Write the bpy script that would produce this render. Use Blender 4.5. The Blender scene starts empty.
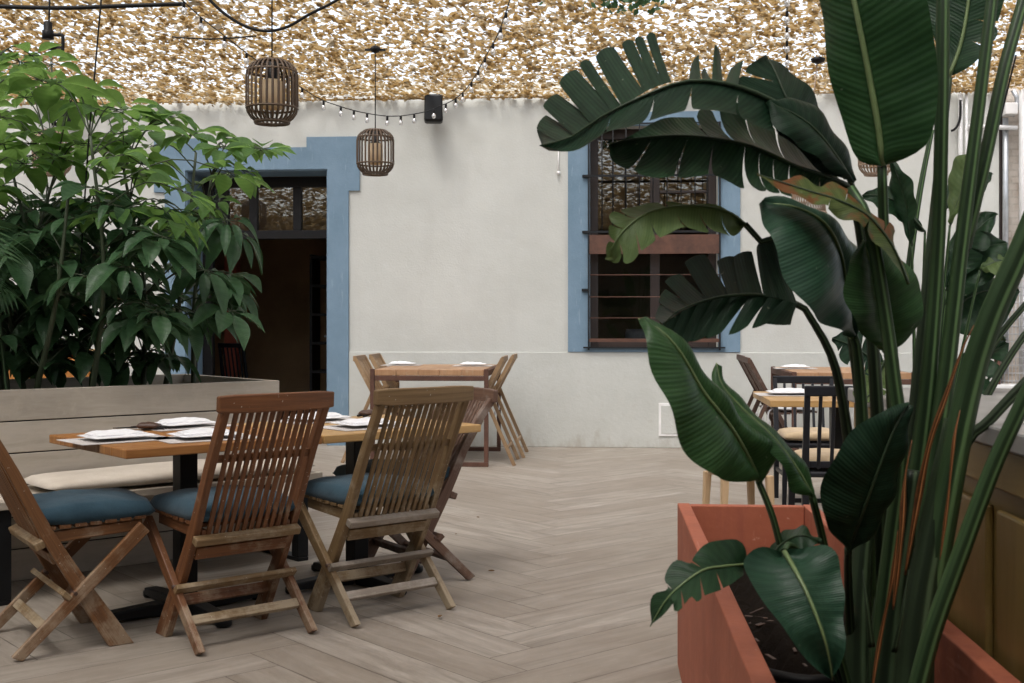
import bpy, bmesh, math, random
import numpy as np
from mathutils import Vector, Matrix
R = math.radians
rnd = random.Random(7)
C = bpy.context.scene.collection
CAM_H, F, CX, HY = 1.17, 1200.0, 512.0, 322.0
UP = Vector((0, 0, 1))

def P(px, py, d):
    return Vector(((px - CX) / F * d, d, CAM_H + (HY - py) / F * d))
def PZ(px, py, z):
    return P(px, py, (CAM_H - z) * F / (py - HY))

# ------------------------------------------------------------------ mesh builder
class MB:
    def __init__(s):
        s.v = []; s.f = []; s.uv = []; s.t = []; s.sm = []
    def face(s, idx, uvs, smooth=False, tone=0.5):
        s.f.append(tuple(idx)); s.uv.append(list(uvs)); s.sm.append(smooth); s.t.append(tone)
    def bar(s, p0, p1, w, h, up=UP, tone=None, w1=None, h1=None, bow=None):
        """solid rectangular bar from p0 to p1; w across, h along 'up'"""
        p0 = Vector(p0); p1 = Vector(p1); ax = p1 - p0; L = ax.length; ax.normalize()
        up = Vector(up)
        if abs(ax.dot(up)) > 0.98: up = Vector((0, 1, 0)) if abs(ax.y) < 0.9 else Vector((1, 0, 0))
        sd = up.cross(ax).normalized(); u2 = ax.cross(sd).normalized()
        if w1 is None: w1 = w
        if h1 is None: h1 = h
        tone = rnd.random() if tone is None else tone
        o = rnd.random() * 37; o2 = rnd.random() * 11
        b = len(s.v)
        for p, ww, hh in ((p0, w, h), (p1, w1, h1)):
            for a, c in ((-1, -1), (1, -1), (1, 1), (-1, 1)):
                s.v.append(p + sd * (a * ww / 2) + u2 * (c * hh / 2))
        cr = [0, w, w + h, 2 * w + h, 2 * w + 2 * h]
        for k in range(4):
            k2 = (k + 1) % 4
            s.face((b + k, b + k2, b + 4 + k2, b + 4 + k),
                   [(o, o2 + cr[k]), (o, o2 + cr[k + 1]), (o + L, o2 + cr[k + 1]), (o + L, o2 + cr[k])], False, tone)
        s.face((b + 3, b + 2, b + 1, b), [(o, o2), (o, o2 + w), (o + .01, o2 + w), (o + .01, o2)], False, tone)
        s.face((b + 4, b + 5, b + 6, b + 7), [(o, o2), (o, o2 + w), (o + .01, o2 + w), (o + .01, o2)], False, tone)
    def box(s, x0, x1, y0, y1, z0, z1, tone=None):
        dx, dy, dz = x1 - x0, y1 - y0, z1 - z0
        cx, cy, cz = (x0 + x1) / 2, (y0 + y1) / 2, (z0 + z1) / 2
        if dz >= dx and dz >= dy: s.bar((cx, cy, z0), (cx, cy, z1), dx, dy, Vector((0, 1, 0)), tone)
        elif dx >= dy: s.bar((x0, cy, cz), (x1, cy, cz), dy, dz, UP, tone)
        else: s.bar((cx, y0, cz), (cx, y1, cz), dx, dz, UP, tone)
    def tube(s, pts, r, n=8, tone=None, flat=1.0, side=None):
        pts = [Vector(p) for p in pts]
        rs = r if isinstance(r, (list, tuple)) else [r] * len(pts)
        tone = rnd.random() if tone is None else tone
        o = rnd.random() * 20
        b = len(s.v); L = 0; Ls = []
        ref = None
        for i, p in enumerate(pts):
            if i: L += (p - pts[i - 1]).length
            Ls.append(L)
            d = (pts[min(i + 1, len(pts) - 1)] - pts[max(i - 1, 0)]).normalized()
            if ref is None:
                ref = Vector(side) if side is not None else (Vector((1, 0, 0)) if abs(d.x) < .9 else Vector((0, 1, 0)))
            sd = (ref - d * ref.dot(d)).normalized(); ref = sd
            up = d.cross(sd)
            for k in range(n):
                a = 2 * math.pi * k / n
                s.v.append(p + sd * (math.cos(a) * rs[i]) + up * (math.sin(a) * rs[i] * flat))
        for i in range(len(pts) - 1):
            for k in range(n):
                k2 = (k + 1) % n
                s.face((b + i * n + k, b + i * n + k2, b + (i + 1) * n + k2, b + (i + 1) * n + k),
                       [(o + Ls[i], k / n), (o + Ls[i], (k + 1) / n), (o + Ls[i + 1], (k + 1) / n), (o + Ls[i + 1], k / n)], True, tone)
        s.face(tuple(b + k for k in reversed(range(n))), [(o, k / n) for k in range(n)], False, tone)
        e = b + (len(pts) - 1) * n
        s.face(tuple(e + k for k in range(n)), [(o + L, k / n) for k in range(n)], False, tone)
    def lathe(s, prof, c, n=24, tone=.5, smooth=True):
        b = len(s.v); c = Vector(c)
        for r, z in prof:
            for k in range(n):
                a = 2 * math.pi * k / n
                s.v.append(c + Vector((r * math.cos(a), r * math.sin(a), z)))
        for i in range(len(prof) - 1):
            for k in range(n):
                k2 = (k + 1) % n
                s.face((b + i * n + k, b + i * n + k2, b + (i + 1) * n + k2, b + (i + 1) * n + k),
                       [(k / n, i), ((k + 1) / n, i), ((k + 1) / n, i + 1), (k / n, i + 1)], smooth, tone)
        if prof[0][0] > 1e-4: s.face(tuple(b + k for k in reversed(range(n))), [(0, 0)] * n, False, tone)
        e = b + (len(prof) - 1) * n
        if prof[-1][0] > 1e-4: s.face(tuple(e + k for k in range(n)), [(0, 0)] * n, False, tone)
    def grid(s, rows, uvs, tone=.5, smooth=True):
        b = len(s.v); m = len(rows[0])
        for r in rows: s.v.extend(r)
        for i in range(len(rows) - 1):
            for j in range(m - 1):
                a, c = b + i * m + j, b + (i + 1) * m + j
                s.face((a, a + 1, c + 1, c), [uvs[i][j], uvs[i][j + 1], uvs[i + 1][j + 1], uvs[i + 1][j]], smooth, tone)
    def pillow(s, c, w, d, h, M=None, n=14, rag=.0, seed=0, pw=.5):
        """soft cushion: two puffed sheets meeting at a seam"""
        rr = random.Random(seed); c = Vector(c); M = M or Matrix.Identity(3)
        ph = [rr.random() * 6 for _ in range(6)]
        def pt(i, j, top):
            u = -1 + 2 * i / n; v = -1 + 2 * j / n
            # pull corners in slightly
            k = 1 - .04 * (abs(u) ** 6 + abs(v) ** 6) + .05 * (abs(u * v)) ** 3
            x = u * w / 2 * (1 - .03 * v * v * abs(u)); y = v * d / 2 * (1 - .03 * u * u * abs(v))
            z = max(0, (1 - abs(u) ** 3.2)) ** pw * max(0, (1 - abs(v) ** 3.2)) ** pw * h / 2
            z *= 1 + rag * (math.sin(u * 5 + ph[0]) * math.sin(v * 4 + ph[1]) + .6 * math.sin(u * 9 + v * 7 + ph[2]))
            return c + M @ Vector((x * k, y * k, z if top else -z * .6))
        for top in (1, 0):
            rows = [[pt(i, j, top) for j in range(n + 1)] for i in range(n + 1)]
            if not top: rows = rows[::-1]
            s.grid(rows, [[(i / n * w, j / n * d) for j in range(n + 1)] for i in range(n + 1)])
    def build(s, name, mat, parent=None, bevel=0, local=None, weld=False):
        me = bpy.data.meshes.new(name)
        vs = s.v
        if parent is not None and local is None:
            q = parent
            while q is not None:
                if q.get('_world'):
                    o = q.location.copy(); vs = [v - o for v in vs]
                q = q.parent
        me.from_pydata([tuple(v) for v in vs], [], s.f)
        uvl = me.uv_layers.new(name='UVMap')
        flat = [c for f in s.uv for uv in f for c in uv]
        uvl.data.foreach_set('uv', flat)
        at = me.attributes.new('tone', 'FLOAT', 'FACE'); at.data.foreach_set('value', s.t)
        me.polygons.foreach_set('use_smooth', s.sm)
        me.materials.append(mat)
        if weld:
            bm = bmesh.new(); bm.from_mesh(me); bmesh.ops.remove_doubles(bm, verts=bm.verts, dist=1e-5); bm.to_mesh(me); bm.free()
        me.update()
        ob = bpy.data.objects.new(name, me); C.objects.link(ob)
        if parent is not None: ob.parent = parent
        if bevel:
            md = ob.modifiers.new('bevel', 'BEVEL'); md.width = bevel; md.segments = 2; md.limit_method = 'ANGLE'; md.angle_limit = R(40)
        return ob

def tag(o, label, cat, group=None, kind=None):
    if label: o['label'] = label
    if cat: o['category'] = cat
    if group: o['group'] = group
    if kind: o['kind'] = kind
    return o
def thing(name, label, cat, loc=(0, 0, 0), rz=0, group=None, world=False):
    o = bpy.data.objects.new(name, None); C.objects.link(o)
    o.location = loc; o.rotation_euler = (0, 0, rz); o.empty_display_size = .1
    if world: o['_world'] = 1
    return tag(o, label, cat, group)
def struct(o):
    o['kind'] = 'structure'; return o

def spline(pts, n):
    """Catmull-Rom through pts, resampled evenly by length"""
    pts = [Vector(p) for p in pts]
    if len(pts) == 2: pts = [pts[0], pts[0].lerp(pts[1], .5), pts[1]]
    ext = [pts[0] * 2 - pts[1]] + pts + [pts[-1] * 2 - pts[-2]]
    out = []
    for i in range(1, len(ext) - 2):
        p0, p1, p2, p3 = ext[i - 1:i + 3]
        for k in range(16):
            t = k / 16
            out.append(.5 * ((2 * p1) + (p2 - p0) * t + (2 * p0 - 5 * p1 + 4 * p2 - p3) * t * t + (3 * p1 - p0 - 3 * p2 + p3) * t ** 3))
    out.append(pts[-1])
    Ls = [0]
    for a, b in zip(out, out[1:]): Ls.append(Ls[-1] + (b - a).length)
    res = []; j = 0
    for i in range(n):
        t = Ls[-1] * i / (n - 1)
        while j < len(Ls) - 2 and Ls[j + 1] < t: j += 1
        q = (t - Ls[j]) / max(1e-9, Ls[j + 1] - Ls[j])
        res.append(out[j].lerp(out[j + 1], min(1, max(0, q))))
    return res

# ------------------------------------------------------------------ materials
class N:
    def __init__(s, name):
        s.m = bpy.data.materials.new(name); s.m.use_nodes = True
        s.nt = s.m.node_tree; s.nt.nodes.clear()
        s.out = s.nt.nodes.new('ShaderNodeOutputMaterial')
        s.tc = s.nt.nodes.new('ShaderNodeTexCoord')
    def new(s, t, **kw):
        n = s.nt.nodes.new(t)
        for k, v in kw.items(): setattr(n, k, v)
        return n
    def link(s, a, b): s.nt.links.new(a, b)
    def set(s, sock, v):
        if isinstance(v, (int, float)): sock.default_value = v
        elif isinstance(v, (tuple, list)): sock.default_value = (tuple(v) + (1,)) if (len(v) == 3 and sock.type == 'RGBA') else tuple(v)
        else: s.link(v, sock)
    def coords(s, kind='Object', scale=(1, 1, 1)):
        mp = s.new('ShaderNodeMapping'); s.link(s.tc.outputs[kind], mp.inputs[0]); mp.inputs['Scale'].default_value = scale
        return mp.outputs[0]
    def noise(s, vec, scale=5, detail=4, rough=.5, dist=0):
        n = s.new('ShaderNodeTexNoise'); s.link(vec, n.inputs['Vector'])
        n.inputs['Scale'].default_value = scale; n.inputs['Detail'].default_value = detail
        n.inputs['Roughness'].default_value = rough; n.inputs['Distortion'].default_value = dist
        return n.outputs['Fac']
    def voro(s, vec, scale=5, feature='F1', out='Distance'):
        n = s.new('ShaderNodeTexVoronoi'); n.feature = feature; s.link(vec, n.inputs['Vector']); n.inputs['Scale'].default_value = scale
        return n.outputs[out]
    def ramp(s, fac, stops):
        n = s.new('ShaderNodeValToRGB'); s.link(fac, n.inputs[0])
        cr = n.color_ramp
        while len(cr.elements) < len(stops): cr.elements.new(.5)
        for e, (p, c) in zip(cr.elements, stops):
            e.position = p; e.color = (c, c, c, 1) if isinstance(c, (int, float)) else tuple(c) + (1,)
        return n.outputs[0]
    def mix(s, fac, a, b, mode='MIX'):
        n = s.new('ShaderNodeMix'); n.data_type = 'RGBA'; n.blend_type = mode
        s.set(n.inputs[0], fac); s.set(n.inputs[6], a); s.set(n.inputs[7], b)
        return n.outputs[2]
    def math(s, op, a, b=0, clamp=False):
        n = s.new('ShaderNodeMath'); n.operation = op; n.use_clamp = clamp
        s.set(n.inputs[0], a); s.set(n.inputs[1], b); return n.outputs[0]
    def attr(s, name='tone'):
        n = s.new('ShaderNodeAttribute'); n.attribute_name = name; return n.outputs['Fac']
    def uv(s):
        n = s.new('ShaderNodeSeparateXYZ'); s.link(s.tc.outputs['UV'], n.inputs[0]); return n.outputs[0], n.outputs[1]
    def bump(s, h, st=.2, dist=.01):
        n = s.new('ShaderNodeBump'); n.inputs['Strength'].default_value = st; n.inputs['Distance'].default_value = dist
        s.link(h, n.inputs['Height']); return n.outputs[0]
    def bsdf(s, col, rough=.5, normal=None, metal=0, spec=.5, **kw):
        b = s.new('ShaderNodeBsdfPrincipled')
        s.set(b.inputs['Base Color'], col); s.set(b.inputs['Roughness'], rough)
        b.inputs['Metallic'].default_value = metal; b.inputs['Specular IOR Level'].default_value = spec
        if normal is not None: s.link(normal, b.inputs['Normal'])
        for k, v in kw.items(): s.set(b.inputs[k.replace('_', ' ')], v)
        s.b = b; return b.outputs[0]
    def done(s, sh):
        s.link(sh, s.out.inputs[0]); return s.m

def simple(name, col, rough=.5, metal=0, var=.15, scale=12, bump=.08, spec=.5):
    n = N(name); co = n.coords()
    f = n.noise(co, scale, 5, .6)
    c = n.mix(n.ramp(f, [(.3, 0), (.7, 1)]), tuple(x * (1 - var) for x in col), tuple(min(1, x * (1 + var)) for x in col))
    return n.done(n.bsdf(c, rough, n.bump(n.noise(co, scale * 6, 3), bump, .004), metal, spec))

def wood(name, dark, light, grey=(.3, .27, .23), wear=.5, rough=.55, spots=0.0, grain=55, tonev=.35, low=0):
    n = N(name); uv = n.coords('UV', (2.2, grain, 1)); co = n.coords()
    g = n.noise(uv, 1.0, 6, .62, .6)
    g2 = n.noise(n.coords('UV', (9, grain * 4, 1)), 1, 3, .5)
    c = n.mix(n.ramp(g, [(.28, 0), (.72, 1)]), dark, light)
    c = n.mix(n.math('MULTIPLY', n.attr(), tonev), c, tuple(x * .45 for x in dark))
    c = n.mix(n.math('MULTIPLY', g2, .35), c, tuple(x * .5 for x in dark))
    if wear > 0:
        w = n.noise(co, 7, 6, .68)
        w = n.math('ADD', w, n.math('MULTIPLY', n.math('SUBTRACT', g2, .5), .25))
        if low:
            sz = n.new('ShaderNodeSeparateXYZ'); n.link(co, sz.inputs[0])
            w = n.math('ADD', w, n.math('MULTIPLY', n.math('SUBTRACT', .42, sz.outputs[2]), low))
        wm = n.ramp(w, [(max(0, .68 - .35 * wear), 0), (min(1, .82 - .3 * wear), 1)])
        c = n.mix(n.math('MULTIPLY', wm, .85), c, grey)
    if spots:
        v = n.noise(co, 95, 2, .5)
        c = n.mix(n.ramp(v, [(.735 - .03 * spots, 0), (.75 - .03 * spots, .8)]), c, (.55, .5, .43))
    h = n.math('ADD', g, n.math('MULTIPLY', g2, .6))
    return n.done(n.bsdf(c, rough, n.bump(h, .35, .003)))

M = {}
def materials():
    # plaster wall
    n = N('wall_plaster'); co = n.coords()
    a = n.noise(co, .9, 6, .6); b = n.noise(co, 5, 5, .6); st = n.noise(n.coords('Object', (5, 5, .5)), 1.2, 5, .6)
    c = n.mix(n.ramp(a, [(.3, 0), (.7, 1)]), (.445, .45, .415), (.52, .527, .492))
    c = n.mix(n.ramp(st, [(.52, 0), (.75, .16)]), c, (.39, .38, .355))
    c = n.mix(n.ramp(b, [(.6, 0), (.72, .25)]), c, (.55, .56, .545))
    h = n.math('ADD', n.noise(co, 3, 4, .5), n.math('MULTIPLY', n.noise(co, 55, 4, .6), .22))
    M['plaster'] = n.done(n.bsdf(c, .85, n.bump(h, .45, .02), spec=.25))
    # plinth: same paint, more scuffed near its foot
    n = N('plinth_plaster'); co = n.coords()
    a = n.noise(co, 1.6, 6, .65); b = n.noise(co, 14, 5, .65)
    c = n.mix(n.ramp(a, [(.3, 0), (.7, 1)]), (.43, .435, .40), (.505, .512, .476))
    c = n.mix(n.ramp(b, [(.6, 0), (.74, .35)]), c, (.42, .39, .35))
    sz = n.new('ShaderNodeSeparateXYZ'); n.link(co, sz.inputs[0])
    spl = n.math('SUBTRACT', n.noise(n.coords('Object', (7, 7, 3)), 1.3, 7, .7), n.math('MULTIPLY', sz.outputs[2], 1.1))
    c = n.mix(n.ramp(spl, [(.40, 0), (.60, .55)]), c, (.33, .29, .24))
    M['plinth'] = n.done(n.bsdf(c, .85, n.bump(n.noise(co, 30, 5, .6), .3, .01), spec=.25))
    n = N('blue_paint'); co = n.coords()
    a = n.noise(co, 3, 6, .65); b = n.noise(n.coords('Object', (30, 30, 4)), 1, 4, .6)
    c = n.mix(n.ramp(a, [(.3, 0), (.7, 1)]), (.125, .195, .255), (.17, .25, .325))
    c = n.mix(n.ramp(b, [(.62, 0), (.70, .5)]), c, (.25, .335, .40))
    ch = n.noise(co, 16, 6, .75)
    c = n.mix(n.ramp(ch, [(.70, 0), (.73, .8)]), c, (.45, .46, .45))
    M['blue'] = n.done(n.bsdf(c, .75, n.bump(n.noise(co, 40, 4, .6), .25, .008), spec=.3))
    # wood-look floor planks
    n = N('floor_planks'); t = n.attr()
    g = n.noise(n.coords('UV', (1.5, 11, 1)), 1, 7, .68, 1.1)
    g2 = n.noise(n.coords('UV', (3, 60, 1)), 1, 4, .6, .3)
    c = n.mix(n.ramp(g, [(.30, 0), (.68, 1)]), (.195, .17, .137), (.445, .408, .352))
    c = n.mix(n.math('MULTIPLY', g2, .45), c, (.22, .185, .155))
    c = n.mix(n.math('MULTIPLY', t, .6), c, (.225, .19, .15))
    co = n.coords()
    dirt = n.noise(co, 1.3, 7, .7); fl = n.noise(co, 60, 2, .5)
    c = n.mix(n.ramp(dirt, [(.46, 0), (.68, .42)]), c, (.20, .16, .12))
    c = n.mix(n.ramp(fl, [(.765, 0), (.78, .55)]), c, (.5, .45, .4))
    M['floor'] = n.done(n.bsdf(c, n.ramp(g, [(.2, .52), (.8, .66)]), n.bump(n.math('ADD', g, g2), .18, .003), spec=.35))
    M['grout'] = simple('floor_grout', (.15, .125, .105), .9)
    M['ground'] = simple('ground_paving', (.3, .27, .23), .9, scale=2)
    # woods
    M['teak_red'] = wood('teak_reddish', (.105, .042, .013), (.285, .128, .042), (.30, .225, .15), .42, .55, spots=.2, low=.27)
    M['teak_dark'] = wood('teak_dark_red', (.095, .034, .011), (.265, .105, .034), (.30, .225, .15), .36, .55, spots=.35, low=.27)
    M['teak_grey'] = wood('teak_weathered', (.125, .074, .028), (.30, .195, .09), (.32, .26, .175), .55, .62, spots=.3, low=.3)
    M['teak_pale'] = wood('teak_pale_edge', (.2, .165, .125), (.33, .28, .225), (.36, .32, .27), .6, .7)
    M['teak_brown'] = wood('teak_brown_grey', (.09, .045, .028), (.2, .115, .075), (.25, .205, .17), .55, .6)
    M['table'] = wood('table_orange', (.27, .105, .026), (.47, .225, .07), (.33, .17, .07), .3, .45, grain=30, tonev=.12)
    M['table_pale'] = wood('table_honey', (.40, .225, .075), (.58, .37, .15), (.5, .33, .15), .3, .45, grain=30, tonev=.12)
    M['table_far'] = wood('table_slats', (.34, .18, .085), (.50, .30, .16), (.4, .3, .2), .3, .5, grain=30)
    M['orange'] = wood('orange_board', (.42, .16, .03), (.62, .27, .06), (.5, .25, .07), .2, .5, grain=24)
    M['bamboo'] = wood('bamboo_pale', (.22, .13, .062), (.42, .28, .15), (.36, .27, .18), .4, .5, grain=25)
    M['walnut'] = wood('walnut_dark', (.045, .022, .014), (.12, .06, .036), (.14, .1, .08), .4, .5)
    M['planter_wood'] = wood('planter_greige', (.42, .37, .295), (.575, .515, .43), (.48, .425, .345), .45, .65, grain=16, tonev=.22)
    M['beech'] = wood('beech_legs', (.50, .33, .18), (.66, .48, .29), (.5, .4, .27), .1, .45)
    M['frame_brown'] = wood('window_brown', (.011, .007, .005), (.034, .015, .009), (.025, .018, .014), .25, .5)
    M['frame_black'] = simple('door_black', (.012, .011, .011), .5, spec=.25)
    M['counter_wood'] = wood('counter_olive', (.20, .13, .032), (.38, .26, .08), (.25, .17, .065), .4, .45, grain=9)
    M['black'] = simple('black_metal', (.010, .011, .012), .45, 0, .2, spec=.25)
    M['black_wood'] = simple('black_lacquer', (.011, .012, .015), .4, spec=.3)
    M['plastic'] = simple('black_plastic', (.008, .008, .008), .5, bump=.02, spec=.2)
    n = N('rust_steel'); co = n.coords()
    c = n.mix(n.ramp(n.noise(co, 9, 7, .7), [(.3, 0), (.7, 1)]), (.055, .025, .016), (.12, .052, .031))
    M['rust'] = n.done(n.bsdf(c, .65, n.bump(n.noise(co, 60, 4), .2, .004), metal=.15))
    n = N('terracotta_paint'); co = n.coords()
    a = n.noise(co, 4, 7, .7); b = n.noise(n.coords('Object', (3, 3, 26)), 1.2, 5, .65)
    c = n.mix(n.ramp(a, [(.3, 0), (.7, 1)]), (.30, .084, .041), (.42, .125, .064))
    c = n.mix(n.ramp(b, [(.6, 0), (.72, .5)]), c, (.30, .085, .05))
    c = n.mix(n.ramp(n.noise(co, 40, 3, .6), [(.68, 0), (.74, .6)]), c, (.52, .27, .19))
    vs = n.noise(n.coords('Object', (9, 9, .8)), 1.6, 6, .65)
    c = n.mix(n.ramp(vs, [(.52, 0), (.68, .5)]), c, (.27, .075, .045))
    c = n.mix(n.ramp(n.noise(n.coords('Object', (60, 2, 14)), 1, 4, .6), [(.64, 0), (.70, .55)]), c, (.50, .21, .14))
    M['terracotta'] = n.done(n.bsdf(c, .7, n.bump(n.noise(co, 35, 5), .3, .005)))
    n = N('soil'); co = n.coords()
    c = n.mix(n.noise(co, 25, 6, .7), (.008, .006, .005), (.035, .027, .02))
    M['soil'] = n.done(n.bsdf(c, .95, n.bump(n.noise(co, 40, 6, .75), 1.0, .03), spec=.1))
    # fabrics
    def fabric(name, c0, c1, sc=420, r=.9):
        n = N(name); co = n.coords()
        f = n.noise(co, 6, 5, .6); w = n.noise(co, sc, 2, .5)
        c = n.mix(n.ramp(f, [(.3, 0), (.7, 1)]), c0, c1)
        c = n.mix(n.math('MULTIPLY', w, .3), c, tuple(x * .6 for x in c0))
        h = n.math('ADD', n.math('MULTIPLY', n.noise(co, 9, 4, .6), 1), n.math('MULTIPLY', w, .12))
        return n.done(n.bsdf(c, r, n.bump(h, .5, .012), spec=.2, Sheen_Weight=.15))
    M['blue_fabric'] = fabric('blue_canvas', (.019, .047, .068), (.042, .088, .118))
    M['cream_fabric'] = fabric('cream_canvas', (.58, .51, .42), (.70, .635, .54))
    M['beige_fabric'] = fabric('beige_canvas', (.44, .33, .2), (.55, .43, .28))
    M['white_fabric'] = fabric('white_linen', (.74, .75, .76), (.82, .82, .82))
    M['paper'] = fabric('menu_paper', (.44, .40, .37), (.68, .66, .64), 60)
    # stone counter top
    n = N('grey_stone'); co = n.coords()
    c = n.mix(n.ramp(n.noise(co, 5, 7, .7), [(.3, 0), (.7, 1)]), (.27, .265, .25), (.42, .415, .40))
    M['stone'] = n.done(n.bsdf(c, .5, n.bump(n.noise(co, 30, 5), .1, .004)))
    n = N('old_masonry'); co = n.coords('Object', (1, 1, 1))
    br = n.new('ShaderNodeTexBrick'); mp = n.coords('Object', (1, 1, 1))
    sx = n.new('ShaderNodeSeparateXYZ'); n.link(mp, sx.inputs[0]); cb = n.new('ShaderNodeCombineXYZ'); n.link(sx.outputs[0], cb.inputs[0]); n.link(sx.outputs[2], cb.inputs[1])
    n.link(cb.outputs[0], br.inputs['Vector']); br.inputs['Scale'].default_value = 4.0; br.inputs['Mortar Size'].default_value = .03
    br.inputs['Color1'].default_value = (.36, .29, .23, 1); br.inputs['Color2'].default_value = (.46, .40, .34, 1); br.inputs['Mortar'].default_value = (.30, .26, .21, 1)
    nn = n.noise(co, 4, 7, .7)
    c = n.mix(n.ramp(nn, [(.35, 0), (.65, .8)]), br.outputs[0], (.55, .51, .46))
    M['masonry'] = n.done(n.bsdf(c, .9, n.bump(n.math('ADD', nn, br.outputs['Fac']), .6, .03), spec=.2))
    M['pvc'] = simple('pale_pipe', (.62, .62, .61), .45, var=.05)
    M['zinc'] = simple('zinc_pipe', (.42, .44, .46), .35, .6)
    M['white_paint'] = simple('white_paint', (.72, .71, .69), .6, var=.06)
    M['cane'] = wood('cane_dark', (.030, .017, .008), (.165, .098, .048), (.17, .115, .065), .3, .5, grain=20)
    M['cane_pale'] = wood('cane_pale', (.20, .13, .08), (.38, .27, .18), (.3, .22, .15), .3, .5, grain=20)
    n = N('lamp_paper'); co = n.coords()
    c = n.mix(n.noise(co, 8, 4), (.80, .60, .36), (.88, .72, .50))
    p = n.bsdf(c, .7); tr = n.new('ShaderNodeBsdfTranslucent'); n.link(c, tr.inputs[0])
    mx = n.new('ShaderNodeMixShader'); mx.inputs[0].default_value = .4; n.link(p, mx.inputs[1]); n.link(tr.outputs[0], mx.inputs[2])
    M['lamp_paper'] = n.done(mx.outputs[0])
    # glass: dark room behind, glossy front
    n = N('window_glass'); co = n.coords()
    gl = n.new('ShaderNodeBsdfGlossy'); gl.inputs['Roughness'].default_value = .004; gl.inputs['Color'].default_value = (1, 1, 1, 1)
    n.link(n.bump(n.noise(co, 2.2, 2), .02, .01), gl.inputs['Normal'])
    tr = n.new('ShaderNodeBsdfTransparent'); tr.inputs[0].default_value = (.75, .77, .76, 1)
    mx = n.new('ShaderNodeMixShader'); fr = n.new('ShaderNodeFresnel'); fr.inputs[0].default_value = 1.8
    n.link(fr.outputs[0], mx.inputs[0]); n.link(tr.outputs[0], mx.inputs[1]); n.link(gl.outputs[0], mx.inputs[2])
    M['glass'] = n.done(mx.outputs[0])
    n = N('bulb_glass')
    gl = n.new('ShaderNodeBsdfGlossy'); gl.inputs['Roughness'].default_value = .05
    tr = n.new('ShaderNodeBsdfTransparent'); tr.inputs[0].default_value = (.93, .93, .92, 1)
    df_ = n.new('ShaderNodeBsdfDiffuse'); df_.inputs[0].default_value = (.85, .85, .83, 1)
    m0 = n.new('ShaderNodeMixShader'); m0.inputs[0].default_value = .3; n.link(tr.outputs[0], m0.inputs[1]); n.link(df_.outputs[0], m0.inputs[2]); tr = m0
    mx = n.new('ShaderNodeMixShader'); lw = n.new('ShaderNodeLayerWeight'); lw.inputs[0].default_value = .35
    n.link(n.math('ADD', lw.outputs['Facing'], .30, True), mx.inputs[0]); n.link(tr.outputs[0], mx.inputs[1]); n.link(gl.outputs[0], mx.inputs[2])
    M['bulb'] = n.done(mx.outputs[0])
    # interiors
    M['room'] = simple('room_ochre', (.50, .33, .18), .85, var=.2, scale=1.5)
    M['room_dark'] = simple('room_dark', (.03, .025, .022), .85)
    M['redwood'] = simple('red_pillar', (.30, .065, .035), .7)
    M['lilac'] = simple('lilac_glaze', (.55, .53, .6), .4, var=.05)
    # net flakes
    n = N('net_cloth'); t = n.attr()
    c = n.ramp(t, [(0, (.33, .21, .085)), (.4, (.38, .252, .105)), (.62, (.45, .32, .16)), (.74, (.30, .235, .15)), (.9, (.46, .38, .25)), (1, (.70, .66, .58))])
    p = n.bsdf(c, .9, spec=.1); tr = n.new('ShaderNodeBsdfTranslucent'); n.set(tr.inputs[0], n.mix(.3, c, (.28, .195, .08)))
    mx = n.new('ShaderNodeMixShader'); mx.inputs[0].default_value = .5; n.link(p, mx.inputs[1]); n.link(tr.outputs[0], mx.inputs[2])
    M['net'] = n.done(mx.outputs[0])
    # leaves
    def leafmat(name, d, l, rough=.38, trans=.2, vein=95, tcol=None, blotch=None, spec=.24, bumpst=.17):
        n = N(name); u, v = n.uv(); co = n.coords()
        st = n.math('SINE', n.math('MULTIPLY', n.math('SUBTRACT', v, n.math('MULTIPLY', u, .10)), vein))
        st2 = n.math('SINE', n.math('MULTIPLY', n.math('SUBTRACT', v, n.math('MULTIPLY', u, .10)), vein * 3.7))
        f = n.noise(co, 9, 5, .6)
        s = n.math('ADD', n.math('MULTIPLY', st, .08), n.math('ADD', n.math('MULTIPLY', st2, .11), f))
        c = n.mix(n.ramp(s, [(.3, 0), (.72, 1)]), d, l)
        c = n.mix(n.math('MULTIPLY', n.attr(), .35), c, tuple(x * .55 for x in d))
        if blotch:
            c = n.mix(n.ramp(n.noise(co, 13, 5, .65), [(.49, 0), (.57, .95)]), c, blotch)
        sp = n.noise(co, 70, 2, .4)
        c = n.mix(n.ramp(sp, [(.75, 0), (.78, .5)]), c, (.25, .27, .2))
        h = n.math('ADD', n.math('MULTIPLY', st, .5), n.math('ADD', n.math('MULTIPLY', st2, .25), n.math('MULTIPLY', n.noise(co, 6, 3), 1.5)))
        p = n.bsdf(c, rough, n.bump(h, bumpst, .006), spec=spec)
        tr = n.new('ShaderNodeBsdfTranslucent'); n.set(tr.inputs[0], tcol or tuple(min(1, x * 1.6) for x in l))
        mx = n.new('ShaderNodeMixShader'); mx.inputs[0].default_value = trans; n.link(p, mx.inputs[1]); n.link(tr.outputs[0], mx.inputs[2])
        return n.done(mx.outputs[0])
    M['leaf_dark'] = leafmat('leaf_dark', (.010, .028, .013), (.024, .058, .025), trans=.08, spec=.17)
    M['leaf_deep'] = leafmat('leaf_deep', (.007, .021, .011), (.017, .043, .022), .45, .05, spec=.14)
    M['leaf_mid'] = leafmat('leaf_mid', (.020, .055, .018), (.042, .10, .034), .36, .15)
    M['leaf_tall'] = leafmat('leaf_tall', (.011, .036, .012), (.024, .066, .022), .38, .12)
    M['leaf_gloss'] = leafmat('leaf_gloss', (.013, .042, .024), (.031, .077, .044), .36, .1, vein=120)
    M['leaf_pale'] = leafmat('leaf_pale', (.06, .105, .035), (.115, .165, .06), .5, .25)
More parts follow.
